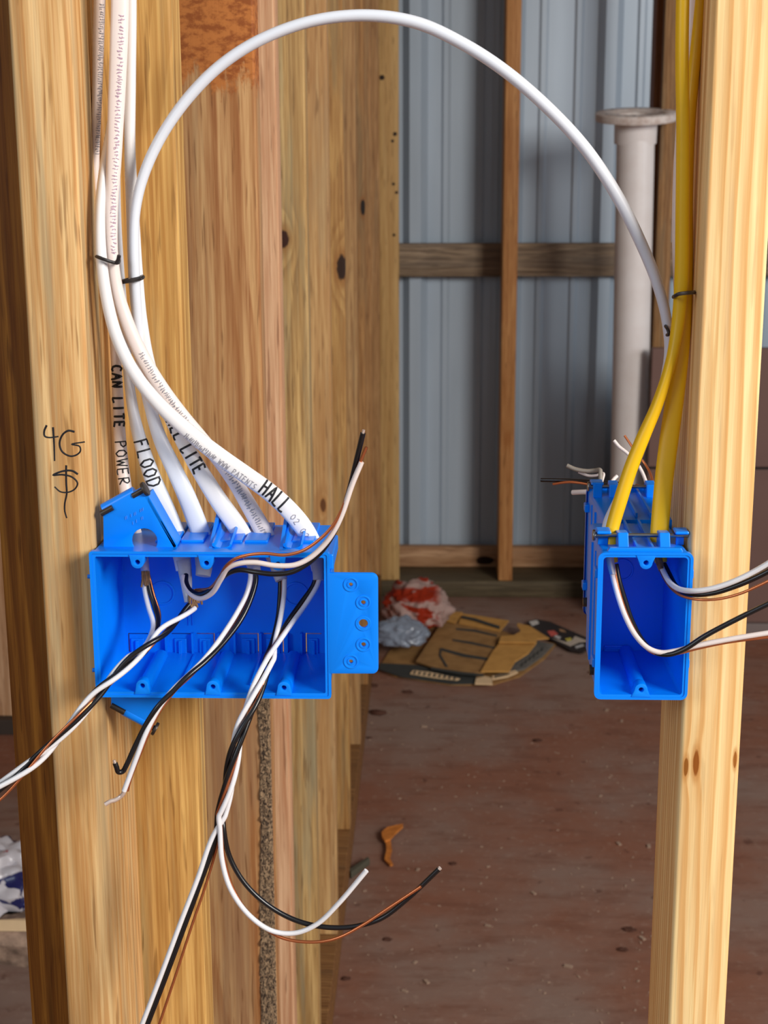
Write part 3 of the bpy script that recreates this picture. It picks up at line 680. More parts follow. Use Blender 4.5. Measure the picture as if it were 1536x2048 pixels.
# ------------------------------------------------------------------ narrow blue boxes on the right stud
def narrow_box(label, x0, x1, z0, z1, yf, D, s):
    """s=+1 opens to -Y (towards this room), s=-1 opens to the far room"""
    T = .0022; Y = lambda d: yf+s*d
    t = thing('electrical_box', ((x0+x1)/2, yf, z0), label, 'electrical box', )
    o = rrect(x0, x1, z0, z1, .0035, 4); i = rrect(x0+T, x1-T, z0+T, z1-T, .0022, 4); dr = .0016
    ob = rrect(x0+dr, x1-dr, z0+dr, z1-dr, .0035, 4); ib = rrect(x0+T+dr, x1-T-dr, z0+T+dr, z1-T-dr, .0022, 4); n = len(o)
    vs = [(a, Y(0), b) for a, b in o]+[(a, Y(0), b) for a, b in i]+[(a, Y(D), b) for a, b in ob]+[(a, Y(D-T), b) for a, b in ib]
    fs = [list(range(2*n, 3*n)), list(range(3*n, 4*n))]
    for k in range(n):
        l = (k+1) % n; fs += [(k, l, n+l, n+k), (n+k, n+l, 3*n+l, 3*n+k), (k, 2*n+k, 2*n+l, l)]
    MB().add(vs, fs).build('body', M_blue, t, smooth=True)
    oo = rrect(x0-.0012, x1+.0012, z0-.0010, z1+.0010, .0042, 4); ii = rrect(x0+.0006, x1-.0006, z0+.0006, z1-.0006, .003, 4); n = len(oo)
    ya, yb_ = Y(-.0006), Y(.0035)
    MB().add([(a, ya, b) for a, b in oo]+[(a, ya, b) for a, b in ii]+[(a, yb_, b) for a, b in oo]+[(a, yb_, b) for a, b in ii],
             sum([[(k, (k+1) % n, n+(k+1) % n, n+k), (k, 2*n+k, 2*n+(k+1) % n, (k+1) % n), (n+k, n+(k+1) % n, 3*n+(k+1) % n, 3*n+k)] for k in range(n)], [])).build('rim', M_blue, t, smooth=True)
    cx = (x0+x1)/2+.0002; r = .0041
    for topb in (True, False):
        sg = 1 if topb else -1; cz = (z1-.0056) if topb else (z0+.0056); ez = (z1-.0008) if topb else (z0+.0008)
        arc = [(cx+r*math.cos(u), cz-sg*r*math.sin(u)) for u in [math.pi*j/12 for j in range(13)]]
        plate('screw_boss', arc+[(cx-r*1.5, ez), (cx+r*1.5, ez)], [(cx, cz, .0016)], min(Y(-.0006), Y(.0090)), .0096, M_blue, t, .0003)
        if not topb or s > 0:
            col = [(cx+.0048*math.cos(u), (ez-sg*.002)-sg*.0052*math.sin(u)) for u in [math.pi*j/12 for j in range(13)]]+[(cx-.0048, ez), (cx+.0048, ez)]
            if not topb: MB().prism([(p[0], Y(.0088), p[1]) for p in col], (0, s*(D-.012), 0)).build('boss_column', M_blue, t, smooth=True)
    yb = Y(D-T)
    if s > 0:
        c = (cx-.004, (z0+z1)/2+.014); plate('knockout_ring', circ(*c, .0078), [(*c, .0065)], yb-.0008, .0012, M_blue, t, .0002)
        for (a, b) in ((1208,1245), (1292,1330)):
            A = PY(a, 1290, yb); B = PY(b, 1316, yb)
            tb = MB().box(A.x, B.x, yb-.0016, yb, B.z, A.z).build('clamp_tab', M_blue, t, bevel=.0004)
            for k in range(3): z = B.z+(A.z-B.z)*(k+.5)/3; MB().box(A.x+.001, B.x-.002, yb-.0026, yb-.0014, z-.0006, z+.0006).build('tab_rib', M_blue, tb)
    # top: two clips, rails and a nail across
    zn = z1+.0062; yn = Y(.0225)
    for fx in (.23, .69):
        a = x0+(x1-x0)*fx-.0005; MB().prism([(a, Y(.010), z1-.0008), (a, Y(.028), z1-.0008), (a, Y(.027), z1+.0085), (a, Y(.0160), z1+.0095)], (.0066, 0, 0)).build('nail_clip', M_blue, t, bevel=.0006)
    MB().box(x0-.0005, x0+.0085, min(Y(.016), Y(.028)), max(Y(.016), Y(.028)), z1+.0046+.0036, z1+.0102).build('nail_cap', M_blue, t, bevel=.0008)
    MB().box(x0+.001, x0+.0075, min(Y(.0245), Y(.028)), max(Y(.0245), Y(.028)), z1-.0008, z1+.009).build('cap_post', M_blue, t, bevel=.0005)
    MB().box(x1-.008, x1+.0006, min(Y(.016), Y(.028)), max(Y(.016), Y(.028)), z1+.0082, z1+.0102).build('nail_cap', M_blue, t, bevel=.0008)
    MB().box(x1-.006, x1-.001, min(Y(.0245), Y(.028)), max(Y(.0245), Y(.028)), z1-.0008, z1+.009).build('cap_post', M_blue, t, bevel=.0005)
    MB().cyl((x0-.001, yn, zn), (x1+.012, yn, zn), .0013, 12).build('nail_shank', M_nail, t, smooth=True)
    MB().cyl((x0-.001, yn, zn), (x0+.0075, yn, zn), .0019, 12).build('nail_neck', M_nail, t, smooth=True)
    MB().cyl((x0-.0026, yn, zn), (x0-.001, yn, zn), .0036, 16).build('nail_head', M_nail, t, smooth=True, bevel=.0003)
    MB().prism([(x0+.004, Y(.0025), z1-.0008), (x1-.004, Y(.0025), z1-.0008), (x1-.006, Y(.0025), z1+.0030), (x0+.006, Y(.0025), z1+.0030)], (0, s*.004, 0)).build('top_rail', M_blue, t, bevel=.0005)
    for fx in (.43, .60):
        a = x0+(x1-x0)*fx; MB().box(a-.0007, a+.0007, min(Y(.006), Y(D-.004)), max(Y(.006), Y(D-.004)), z1-.001, z1+.0022).build('top_rib', M_blue, t)
    # lower nail, seen as a head beside the left wall
    MB().cyl((x0-.0028, Y(.016), z0+.013), (x0+.001, Y(.016), z0+.013), .0034, 14).build('lower_nail_head', M_dnail, t, smooth=True)
    for py_ in (.24, .86):
        MB().box(x0-.0028, x0+.0004, min(Y(.001), Y(.010)), max(Y(.001), Y(.010)), z0+(z1-z0)*py_-.003, z0+(z1-z0)*py_+.003).build('side_ear', M_blue, t, bevel=.0007)
        MB().box(x1-.0004, x1+.0020, min(Y(.001), Y(.0030)), max(Y(.001), Y(.0030)), z0+(z1-z0)*py_-.003, z0+(z1-z0)*py_+.003).build('side_ear', M_blue, t, bevel=.0007)
    # side wall ribs
    for d in (.028, .050):
        MB().box(x0-.0002, x0+.0026, min(Y(d), Y(d+.0014)), max(Y(d), Y(d+.0014)), z0+.008, z1-.006).build('side_rib', M_blue, t)
    return t
bx0 = PY(1196, 1250, YF).x; bx1 = min(PY(1382, 1250, YF).x, xr0-.0014); bz1 = PY(1290, 1108, YF).z; bz0 = PY(1290, 1396, YF).z
narrow_box('narrow bright blue box opening towards the room, on bright pine stud', bx0, bx1, bz0, bz1, YF, .084, 1)
narrow_box('shaded blue box back to back behind the narrow open one', PY(1172, 1100, 1.098).x, PY(1172, 1100, 1.098).x+.0575, bz0, bz1+.001, 1.098, .090, -1)

# ------------------------------------------------------------------ white cables into the wide box
def cable(label, sw, mat, top=None, name='electrical_cable', group=None):
    t = thing(name, sw.c[-1], label, 'cable', group); sw.mesh().build('sheath', mat, t, smooth=True); return t
def jacket(pts, par, mat=None):
    s = Sweep(pts, 8); return s.mesh().build('cut_jacket', mat or M_jacket_end, par, smooth=True)
def ends(p, par):
    c = PY(*p); rnd = random.Random(int(p[0]))
    mb = MB()
    for k in range(5):
        a = c+Vector(((k-2)*.0011, -.001-.0006*rnd.random(), .003)); mb.tube([a, a+Vector((.0005*rnd.uniform(-1, 1), -.0008, -.005)), a+Vector((.001*rnd.uniform(-1, 1), -.001, -.008-.003*rnd.random()))], .0007, 6)
    mb.build('filler_paper', M_paper, par)

# A: CAN LITE POWER
A = Sweep([(199,-30,.985,24),(197,80,.985,23),(194,200,.986,20),(190,320,.988,18),(196,420,.99,17),(212,520,.992,17),(224,620,.992,19),(232,720,.99,21),(236,800,.988,23),(240,880,.985,25),(247,950,.98,27),(258,1020,.976,27),(273,1075,.973,26),(286,1112,.968,20),(291,1145,.962,17)])
tA = cable('white cable handwritten CAN LITE and POWER, going behind the nail bracket', A, M_white_pink)
A.write('CAN LITE', (232,728), (238,855), .0062, .00075, M_ink, tA, 'handwriting')
A.write('POWER', (240,880), (249,972), .0070, .00045, M_ink, tA, 'handwriting')
A.write(64, (197,5), (192,312), .0032, .00022, M_print, tA, 'printed_legend', off=.0016)
ends((292,1150,.958), tA)
c1 = [(262,1318,.912),(225,1357,.905),(190,1393,.90),(140,1450,.893),(90,1503,.888),(40,1546,.884),(-40,1598,.88)]
wire('white_wire', pxpath([(287,1150,.962),(289,1180,.960),(297,1215,.955),(306,1245,.945),(302,1270,.932),(284,1298,.918)])+twist(c1, 2.6, .0026, 1.3), RW, M_wht, tA, world=True)
wire('black_wire', pxpath([(294,1150,.963),(299,1180,.961),(309,1212,.957),(316,1240,.949),(311,1268,.936),(291,1303,.921)])+twist(c1, 0.5, .0023, 1.3), RW, M_black, tA, world=True)
wire('ground_wire', pxpath([(298,1150,.964),(308,1190,.962),(319,1225,.958),(318,1252,.95),(305,1280,.935),(290,1306,.924)])+twist(c1, 4.4, .0016, 1.3), RC, M_cop, tA, world=True)
# D: FLOOD
Dd = Sweep([(232,-30,.995,20),(231,200,.995,20),(232,420,.995,20),(240,560,.99,20),(250,670,.985,20),(258,760,.98,20),(268,830,.976,23),(283,890,.974,28),(305,955,.972,34),(330,1015,.970,37),(352,1068,.970,37),(362,1105,.968,36),(368,1140,.964,32)])
tD = cable('white cable handwritten FLOOD', Dd, M_white_cool)
Dd.write('FLOOD', (284,878), (318,968), .0088, .0006, M_ink, tD, 'handwriting')
jacket([(366,1120,.966,30),(371,1150,.962,26),(374,1180,.958,20),(375,1205,.955,12)], tD); ends((386,1198,.950), tD)
c1b = [(385,1212,.948),(355,1240,.936),(325,1264,.925),(300,1288,.917),(262,1322,.909),(222,1362,.902),(186,1397,.897),(137,1453,.89),(87,1507,.885),(38,1549,.881),(-40,1602,.877)]
wire('white_wire', twist(c1b, 0.2, .0022, 2.4, 60), RW, M_wht, tD, world=True)
wire('black_wire', twist(c1b, 3.4, .0022, 2.4, 60), RW, M_black, tD, world=True)
wire('ground_wire', [(383,1210,.950),(350,1242,.938),(320,1274,.927),(296,1300,.917),(250,1342,.908),(200,1388,.90),(150,1436,.888),(100,1486,.884),(44,1553,.880),(10,1590,.878),(-30,1625,.876)], RC, M_cop, tD)
# F: ..EL LITE
Fc = Sweep([(262,-30,.98,22),(261,150,.98,22),(260,300,.98,22),(266,440,.978,26),(272,560,.974,30),(281,650,.972,30),(300,740,.974,28),(330,810,.974,28),(362,875,.972,30),(402,945,.968,34),(440,1005,.966,37),(472,1050,.966,38),(488,1078,.966,38),(500,1108,.964,34),(508,1134,.960,26)])
tF = cable('white cable handwritten with partly covered word and LITE', Fc, M_white_pvc)
Fc.write('NEL LITE', (338,838), (404,943), .0082, .0007, M_ink, tF, 'handwriting')
jacket([(502,1112,.962,30),(508,1134,.958,26),(511,1142,.956,22)], tF)
wire('white_wire', [(500,1138,.958),(501,1155,.956),(494,1185,.951),(476,1222,.944),(447,1268,.933),(414,1312,.922),(382,1345,.912),(350,1375,.906),(325,1405,.902),(306,1437,.90),(290,1470,.898),(274,1512,.897),(248,1582,.896)], RW, M_wht, tF,
     tip=None)
wire('bare_end', [(250,1578,.896),(246,1588,.896),(240,1594,.896),(230,1600,.895),(220,1603,.894),(210,1609,.893)], .00145, M_tin, tF)
wire('black_wire', [(510,1138,.960),(512,1160,.957),(504,1192,.952),(484,1236,.944),(452,1280,.932),(412,1322,.918),(376,1352,.909),(344,1384,.904),(318,1410,.90),(296,1442,.899),(272,1488,.898),(252,1532,.897),(245,1543,.897),(237,1544,.896),(233,1534,.895),(230,1526,.895)], RW, M_black, tF, tip=(.0010, .002, M_tin))
wire('ground_wire', [(507,1138,.962),(508,1160,.960),(500,1190,.955),(480,1230,.948),(450,1275,.937),(414,1318,.924),(382,1352,.914),(350,1382,.908),(327,1412,.904),(310,1440,.9015),(288,1490,.8985),(262,1556,.8975),(255,1582,.8975)], RC, M_cop, tF)
# E: feed cable looping over to the right boxes
Ec = Sweep([(408,1130,.962,34),(407,1108,.966,36),(403,1072,.968,38),(390,1035,.968,38),(370,985,.968,36),(348,938,.970,33),(322,882,.972,29),(302,820,.974,24),(288,755,.974,24),(279,690,.972,22),(272,600,.968,22),(268,500,.966,21),(270,430,.966,20),(280,375,.966,21),(300,318,.966,22),(334,254,.966,22),(382,189,.966,23),(442,130,.966,23),(520,80,.966,23),(625,42,.966,23),(735,31,.966,24),(835,46,.966,25),(925,87,.966,25),(1010,142,.966,25),(1095,215,.968,25),(1170,296,.972,25),(1232,388,.976,25),(1282,486,.980,24),(1316,572,.985,22),(1334,645,.99,21),(1338,710,.995,20),(1322,790,1.0,20),(1296,860,1.0,21),(1268,930,.998,22),(1240,995,.995,22),(1216,1045,.992,20),(1210,1075,.99,18)])
tE = cable('white cable arching across the opening from wide box to narrow box', Ec, M_white_cool)
jacket([(407,1112,.964,34),(408,1135,.960,33),(406,1152,.957,30)], tE); ends((396,1186,.950), tE)
wire('black_wire', [(372,1150,.958),(372,1163,.952),(380,1180,.945),(398,1188,.938),(420,1180,.931),(440,1160,.924),(458,1146,.918),(480,1140,.914),(510,1144,.910),(545,1148,.908),(580,1145,.907),(608,1132,.907),(640,1106,.906),(664,1072,.904),(684,1028,.901),(699,978,.899),(713,920,.897),(726,866,.895)], RW, M_black, tE, tip=(.0009, .002, M_tin))
wire('white_wire', [(366,1152,.956),(370,1170,.950),(384,1190,.941),(402,1197,.934),(424,1186,.927),(442,1158,.918),(456,1136,.912),(478,1127,.909),(510,1125,.907),(550,1131,.905),(588,1130,.904),(616,1118,.904),(646,1092,.903),(668,1062,.901),(685,1026,.899),(704,970,.897),(723,924,.895)], RW, M_white_pink, tE)
wire('ground_wire', [(392,1180,.945),(420,1176,.930),(440,1152,.918),(452,1132,.911),(470,1118,.908),(496,1110,.906),(530,1107,.904),(570,1110,.902),(606,1101,.901),(640,1078,.900),(668,1048,.899),(690,1005,.898),(712,945,.896),(733,894,.894)], RC*1.15, M_cop, tE)
# C: printed cable
Cc = Sweep([(240,-30,.962,36),(238,80,.962,36),(233,200,.962,34),(228,320,.960,30),(223,420,.958,26),(224,510,.956,25),(234,580,.956,26),(252,640,.956,28),(280,705,.957,30),(318,770,.958,31),(358,825,.960,31),(400,875,.963,30),(438,920,.967,29),(470,965,.968,30),(500,1015,.968,33),(520,1050,.968,35),(534,1078,.967,36),(548,1112,.965,34),(558,1145,.961,26)])
tC = cable('pinkish white cable with grey factory print, passing under the HALL cable', Cc, M_white_pink)
Cc.write(70, (240,30), (224,508), .0036, .00024, M_printp, tC, 'printed_legend', off=.0012)
Cc.write(34, (282,705), (384,855), .0036, .00024, M_print, tC, 'printed_legend', off=.0006)
Cc.write(36, (430,912), (530,1072), .0042, .0003, M_print, tC, 'printed_legend')
jacket([(552,1125,.962,30),(559,1148,.958,27),(563,1160,.956,25)], tC)
c5 = [(540,1315,.922),(520,1365,.912),(503,1408,.905),(484,1452,.90),(472,1492,.897),(464,1532,.895),(455,1580,.893),(442,1630,.892)]
wire('white_wire', pxpath([(569,1158,.957),(568,1190,.953),(561,1235,.944),(550,1285,.932)])+twist(c5, .4, .0028, 1.0)+pxpath([(424,1676,.890),(396,1755,.888),(360,1848,.885),(322,1950,.882),(272,2080,.88)]), RW, M_wht, tC, world=True)
wire('black_wire', pxpath([(561,1158,.959),(560,1190,.955),(556,1235,.948),(544,1285,.936)])+twist(c5, 3.6, .0028, 1.0)+pxpath([(430,1680,.892),(402,1762,.890),(368,1855,.887),(331,1955,.884),(283,2080,.882)]), RW, M_black, tC, world=True)
wire('ground_wire', pxpath([(565,1158,.958),(564,1200,.952),(556,1250,.942),(545,1295,.930)])+twist(c5, 5.2, .0024, 1.0)+pxpath([(436,1684,.893),(412,1768,.891),(384,1850,.888),(352,1948,.885),(308,2080,.882)]), RC, M_cop, tC, world=True)
# B: HALL
Bc = Sweep([(240,-30,.980,18),(236,120,.980,18),(224,240,.976,18),(209,330,.966,19),(200,425,.954,21),(203,520,.948,23),(214,600,.947,24),(234,675,.946,25),(268,745,.946,26),(318,808,.947,28),(376,862,.949,31),(436,910,.951,34),(492,950,.953,35),(540,985,.955,36),(575,1017,.956,37),(602,1048,.958,37),(620,1078,.960,37),(632,1110,.962,34),(637,1140,.962,28)])
tB = cable('white cable handwritten HALL, entering the right end of wide box', Bc, M_white_pvc)
Bc.write('HALL', (522,972), (572,1022), .0100, .0007, M_ink, tB, 'handwriting', off=.0006)
Bc.write('WWW.PATENTS', (436,918), (516,972), .0036, .00024, M_print, tB, 'printed_legend', off=-.0028)
Bc.write(20, (372,862), (432,912), .0036, .00024, M_print, tB, 'printed_legend', off=-.0028)
Bc.write('02 02', (584,1026), (620,1072), .0040, .00024, M_print, tB, 'printed_legend', off=-.0012)
jacket([(634,1115,.962,28),(637,1145,.958,24),(637,1160,.956,22)], tB)
wire('white_wire', pxpath([(640,1155,.957),(634,1172,.955),(612,1208,.950),(584,1246,.940),(563,1276,.932)])+twist(c5, 1.9, .0032, 1.0)+pxpath([(440,1660,.889),(444,1720,.887),(462,1780,.886),(500,1832,.885),(545,1862,.885),(590,1866,.885),(634,1848,.884),(676,1808,.883),(733,1741,.882)]), RW, M_wht, tB, world=True)
wire('black_wire', pxpath([(632,1155,.959),(626,1172,.957),(602,1206,.952),(574,1246,.943),(558,1276,.935)])+twist(c5, 5.0, .0032, 1.0)+pxpath([(447,1655,.891),(458,1710,.890),(486,1762,.889),(530,1806,.889),(585,1838,.889),(640,1853,.888),(700,1854,.888),(760,1838,.887),(812,1800,.886),(878,1738,.885)]), RW, M_black, tB, world=True, tip=(.0013, .0012, M_tin))
wire('ground_wire', pxpath([(636,1155,.958),(630,1175,.956),(605,1212,.951),(578,1250,.941)])+twist(c5, 3.0, .0024, 1.0)+pxpath([(442,1650,.890),(448,1715,.889),(470,1785,.888),(510,1840,.887),(560,1874,.887),(615,1884,.887),(668,1878,.886),(722,1852,.885),(780,1814,.884),(842,1773,.883)]), RC*1.15, M_cop, tB, world=True)

# ------------------------------------------------------------------ yellow cables and friends on the right
G1 = Sweep([(1366,-30,.955,27),(1364,120,.955,27),(1366,260,.956,27),(1365,420,.957,28),(1363,560,.957,29),(1357,640,.957,27),(1345,710,.956,23),(1331,760,.955,22),(1312,815,.954,24),(1286,875,.953,27),(1262,935,.952,28),(1241,1000,.950,28),(1224,1060,.948,27),(1222,1085,.946,26),(1226,1125,.943,20)])
tG1 = cable('yellow cable bending left into the narrow blue box', G1, M_yellow)
G2 = Sweep([(1404,-30,.975,22),(1398,40,.975,23),(1386,160,.974,24),(1377,260,.972,26),(1372,380,.970,28),(1371,520,.968,30),(1368,620,.966,32),(1360,710,.964,35),(1349,800,.962,37),(1338,880,.960,38),(1328,960,.957,37),(1319,1062,.952,36),(1318,1090,.950,34),(1322,1125,.946,24)])
tG2 = cable('yellow cable running straight down beside the pine stud', G2, M_yellow)
Hc = Sweep([(1386,-30,.998,28),(1381,80,.998,24),(1368,200,.998,22),(1358,330,.998,22),(1355,480,.998,22),(1360,600,1.0,22),(1372,700,1.008,22),(1374,800,1.012,22),(1368,900,1.016,22),(1358,1000,1.02,22),(1352,1050,1.022,22)])
tH = cable('beige cable tucked behind the two yellow cables', Hc, M_white_pink)
# wires of G1: down in the box, then out to the right
wire('white_wire', [(1222,1128,.940),(1226,1155,.935),(1236,1192,.928),(1252,1236,.920),(1272,1272,.913),(1296,1296,.908),(1322,1305,.906),(1350,1302,.904),(1390,1292,.902),(1450,1280,.90),(1560,1262,.896)], RW, M_white_pink, tG1)
wire('black_wire', [(1232,1128,.942),(1238,1160,.938),(1250,1200,.931),(1264,1242,.923),(1284,1280,.915),(1308,1304,.909),(1336,1309,.904),(1366,1300,.901),(1410,1272,.899),(1470,1240,.897),(1560,1196,.893)], RW, M_black, tG1)
wire('ground_wire', [(1228,1128,.941),(1234,1165,.936),(1248,1212,.928),(1268,1258,.918),(1296,1300,.909),(1326,1311,.907),(1352,1308,.905),(1400,1296,.903),(1460,1284,.901),(1560,1272,.898)], RC, M_cop, tG1)
jacket([(1219,1112,.941,17),(1223,1135,.938,15),(1226,1150,.936,12)], tG1)
# wires of G2
wire('white_wire', [(1320,1128,.944),(1328,1145,.938),(1340,1165,.928),(1358,1178,.917),(1384,1182,.909),(1420,1178,.904),(1464,1164,.90),(1510,1142,.897),(1560,1112,.893)], RW*1.05, M_wht, tG2)
wire('black_wire', [(1328,1128,.946),(1338,1148,.940),(1350,1170,.930),(1366,1184,.919),(1392,1189,.911),(1430,1185,.906),(1474,1171,.902),(1516,1153,.899),(1560,1130,.895)], RW*1.05, M_black, tG2)
wire('ground_wire', [(1316,1128,.945),(1326,1152,.937),(1342,1176,.926),(1364,1192,.915),(1396,1199,.908),(1436,1198,.904),(1478,1188,.90),(1518,1171,.897),(1560,1150,.894)], RC, M_cop, tG2)
jacket([(1316,1112,.947,16),(1320,1128,.944,15),(1323,1140,.942,12)], tG2, M_paper)

# loose wire ends standing out of the shaded box behind
tb = thing('electrical_cable', PY(1255, 990, 1.105), 'bundle of bent wire ends poking out of the shaded blue box', 'cable')
Yw = 1.108
wire('black_wire', [(1082,960,1.16),(1140,961,1.15),(1200,965,1.135),(1262,972,1.12),(1282,990,1.108),(1285,1010,1.095)], .0016, M_black, tb)
wire('ground_wire', [(1106,968,1.155),(1140,964,1.148),(1200,972,1.135),(1262,980,1.12),(1280,1005,1.10)], .0010, M_cop, tb)
wire('white_wire', [(1145,985,1.14),(1172,984,1.132),(1210,986,1.122),(1240,988,1.115),(1262,1000,1.10)], .0019, M_white_pink, tb)
MG = plain('grey_wire_insulation', L(150,140,128), .5)
wire('white_wire', [(1134,931,1.13),(1150,938,1.128),(1172,942,1.125),(1190,941,1.122),(1200,940,1.118),(1201,950,1.115),(1201,970,1.112),(1202,1000,1.10)], .0016, MG, tb)
wire('white_wire', [(1157,944,1.13),(1176,951,1.128),(1192,951,1.124),(1207,947,1.12),(1203,968,1.114),(1206,1000,1.10)], .0010, M_white_pink, tb)
wire('white_wire', [(1234,952,1.12),(1228,958,1.118),(1222,968,1.114),(1220,985,1.108),(1222,1005,1.10)], .0014, M_white_pink, tb)
wire('white_wire', [(1228,881,1.13),(1238,893,1.128),(1254,906,1.125),(1276,930,1.12),(1290,958,1.112),(1296,985,1.104),(1297,1010,1.095)], .0013, M_white_pink, tb)
wire('ground_wire', [(1249,871,1.13),(1258,884,1.128),(1272,905,1.124),(1290,928,1.12),(1302,950,1.112),(1308,985,1.10),(1308,1010,1.095)], .0009, M_cop, tb)
wire('ground_wire', [(1272,970,1.12),(1286,974,1.114),(1294,982,1.108),(1298,992,1.10)], .0009, M_cop, tb)

# ------------------------------------------------------------------ cable ties
def tie(label, pts, tail=None, r=.0011):
    t = thing('cable_tie', PY(*pts[0]), label, 'cable tie')
    c = catmull(pxpath(pts), 6); MB().tube(c, r, 8).build('loop', M_tie, t, smooth=True)
    if tail: MB().tube(catmull(pxpath(tail), 4), r*1.1, 8).build('tail', M_tie, t, smooth=True)
tie('dark tie with an upturned tail around the printed and HALL cables', [(193,513,.953),(196,514,.943),(206,518,.941),(220,523,.942),(233,526,.944),(238,522,.952),(232,516,.964),(215,512,.966),(198,511,.962),(193,513,.953)], [(232,526,.943),(236,520,.942),(238,511,.941)])
tie('dark tie with a flat tail around the cool white arching cable', [(243,565,.972),(246,564,.963),(258,562,.961),(272,560,.959),(283,556,.962),(284,553,.975),(268,556,.988),(248,562,.986),(243,565,.972)], [(262,561,.960),(276,558,.957),(282,556,.957)], .0013)
tie('dark tie around the yellow cables beside the pine stud', [(1347,594,.965),(1350,592,.944),(1358,588,.941),(1372,586,.943),(1386,585,.952),(1390,584,.965),(1382,586,.988),(1362,590,.99),(1347,594,.965)], None, .0012)
t = thing('cable_staple', PY(1337, 662, .985), 'small dark staple at the foot of the arching cable', 'staple')
MB().tube(catmull(pxpath([(1331,652,.985),(1336,660,.979),(1338,668,.978),(1334,670,.982)]), 4), .0011, 8).build('bar', M_tie, t, smooth=True)

# ------------------------------------------------------------------ handwriting on the left stud
ink = MB()
for st in ([(480,770),(455,830),(460,880),(500,895),(600,885)], [(545,790),(555,950),(560,1135)],
           [(765,835),(700,825),(640,870),(612,960),(640,1040),(720,1085),(790,1070),(825,1030),(815,985),(735,965),(870,940)],
           [(800,1270),(740,1235),(640,1240),(545,1280),(640,1275),(740,1300),(795,1360),(770,1420),(700,1455),(620,1450),(560,1400)],
           [(680,1180),(680,1350),(685,1470),(665,1570),(665,1650),(685,1720)]):
    pts = [PY(a/5.12, 700+b/5.12, YS+.0002) for a, b in st]; c = catmull(pts, 6)
    n = len(c); ink.tube(c, [(.00085-.0003*i/n, .0005) for i in range(n)], 6)
ink.build('handwriting', M_ink, front_left)['label'] = 'black marker writing 4G and a dollar sign'

# ------------------------------------------------------------------ rubbish on the floor
def fpoly(mb, pts, z, th, jit=0.0):
    P = [PZ(a, b, z) for a, b in pts]
    if jit: P = [p+Vector((0, 0, jit*noise.noise(p*9))) for p in P]
    return mb.prism(P, (0, 0, -th))
M_kraft = plain('kraft_paper', L(202,150,80), .8, 0, .2, .5, 25, L(170,122,62), .4)
M_kraft2 = plain('brown_paper', L(164,124,76), .8, 0, .2, .6, 22, L(128,92,54), .4)
M_greyp = plain('grey_printed_band', L(112,108,102), .8, 0, .2, .5, 40, L(76,74,72))
M_darkp = plain('dark_printed_band', L(64,66,64), .8, 0, .2, .4, 40)
M_cream = plain('cream_paper', L(226,194,152), .8, 0, .2, .3, 40)
bag = thing('paper_bag', PZ(940, 1330, 0), 'torn yellow brown paper sack with dark printed edge lying flat', 'paper bag')
fpoly(MB(), [(756,1338),(790,1352),(900,1369),(985,1369),(1040,1352),(1090,1316),(1114,1286),(1060,1282),(960,1245),(880,1222),(840,1260),(780,1300)], .004, .003).build('lower_layer', M_kraft2, bag)
fpoly(MB(), [(758,1338),(800,1352),(905,1367),(950,1366),(953,1349),(925,1344),(880,1342),(835,1330),(800,1328),(760,1326)], .009, .003).build('dark_printed_edge', M_darkp, bag)
fpoly(MB(), [(1018,1343),(1048,1338),(1085,1312),(1108,1288),(1075,1282),(1062,1298),(1034,1318),(1020,1334)], .009, .003).build('grey_printed_edge', M_greyp, bag)
fpoly(MB(), [(950,1367),(985,1368),(984,1356),(970,1352),(952,1356)], .014, .003).build('torn_corner', M_cream, bag)
fpoly(MB(), [(985,1358),(1015,1353),(1036,1344),(1030,1340),(1005,1346),(984,1352)], .013, .003).build('torn_corner', M_cream, bag)
fpoly(MB(), [(826,1340),(860,1344),(920,1357),(914,1360),(868,1355),(820,1347)], .0125, .002).build('printed_strip', M_cream, bag)
mb = MB()
for k in range(9):
    a = 826+k*10; b = 1343+k*1.5; mb = mb if k else MB(); fpoly(mb, [(a,b+3),(a+3,b-2),(a+6,b-1),(a+3,b+5)], .0135, .0006)
mb.build('lettering', M_darkp, bag)
mb = MB()
for k in range(6): a = 990+k*5; b = 1354-k*1.4; fpoly(mb, [(a,b+2),(a+1,b-4),(a+3,b-5),(a+3,b+1)], .0145, .0006)
mb.build('lettering', M_darkp, bag)
mb = MB()
for k in range(6): a = 1040+k*8; b = 1330-k*6; fpoly(mb, [(a,b+3),(a+3,b-4),(a+7,b-5),(a+4,b+3)], .0098, .0006)
mb.build('lettering', M_darkp, bag)
fpoly(MB(), [(832,1322),(880,1338),(945,1346),(970,1344),(1005,1250),(940,1232),(890,1222),(880,1250)], .018, .004).build('upper_layer', M_kraft2, bag)
fpoly(MB(), [(886,1222),(925,1224),(910,1246),(886,1240)], .024, .003).build('folded_flap', M_kraft, bag)
fpoly(MB(), [(922,1226),(1018,1241),(1000,1262),(918,1246)], .022, .003).build('folded_flap', M_kraft, bag)
fpoly(MB(), [(985,1303),(1000,1284),(1072,1286),(1056,1306),(1030,1322),(1018,1342),(962,1342)], .024, .004).build('folded_flap', M_kraft, bag)
fpoly(MB(), [(998,1284),(1002,1272),(1028,1270),(1042,1262),(1034,1250),(1036,1246),(1060,1252),(1098,1276),(1074,1278),(1073,1285)], .031, .003).build('folded_flap', M_kraft, bag)
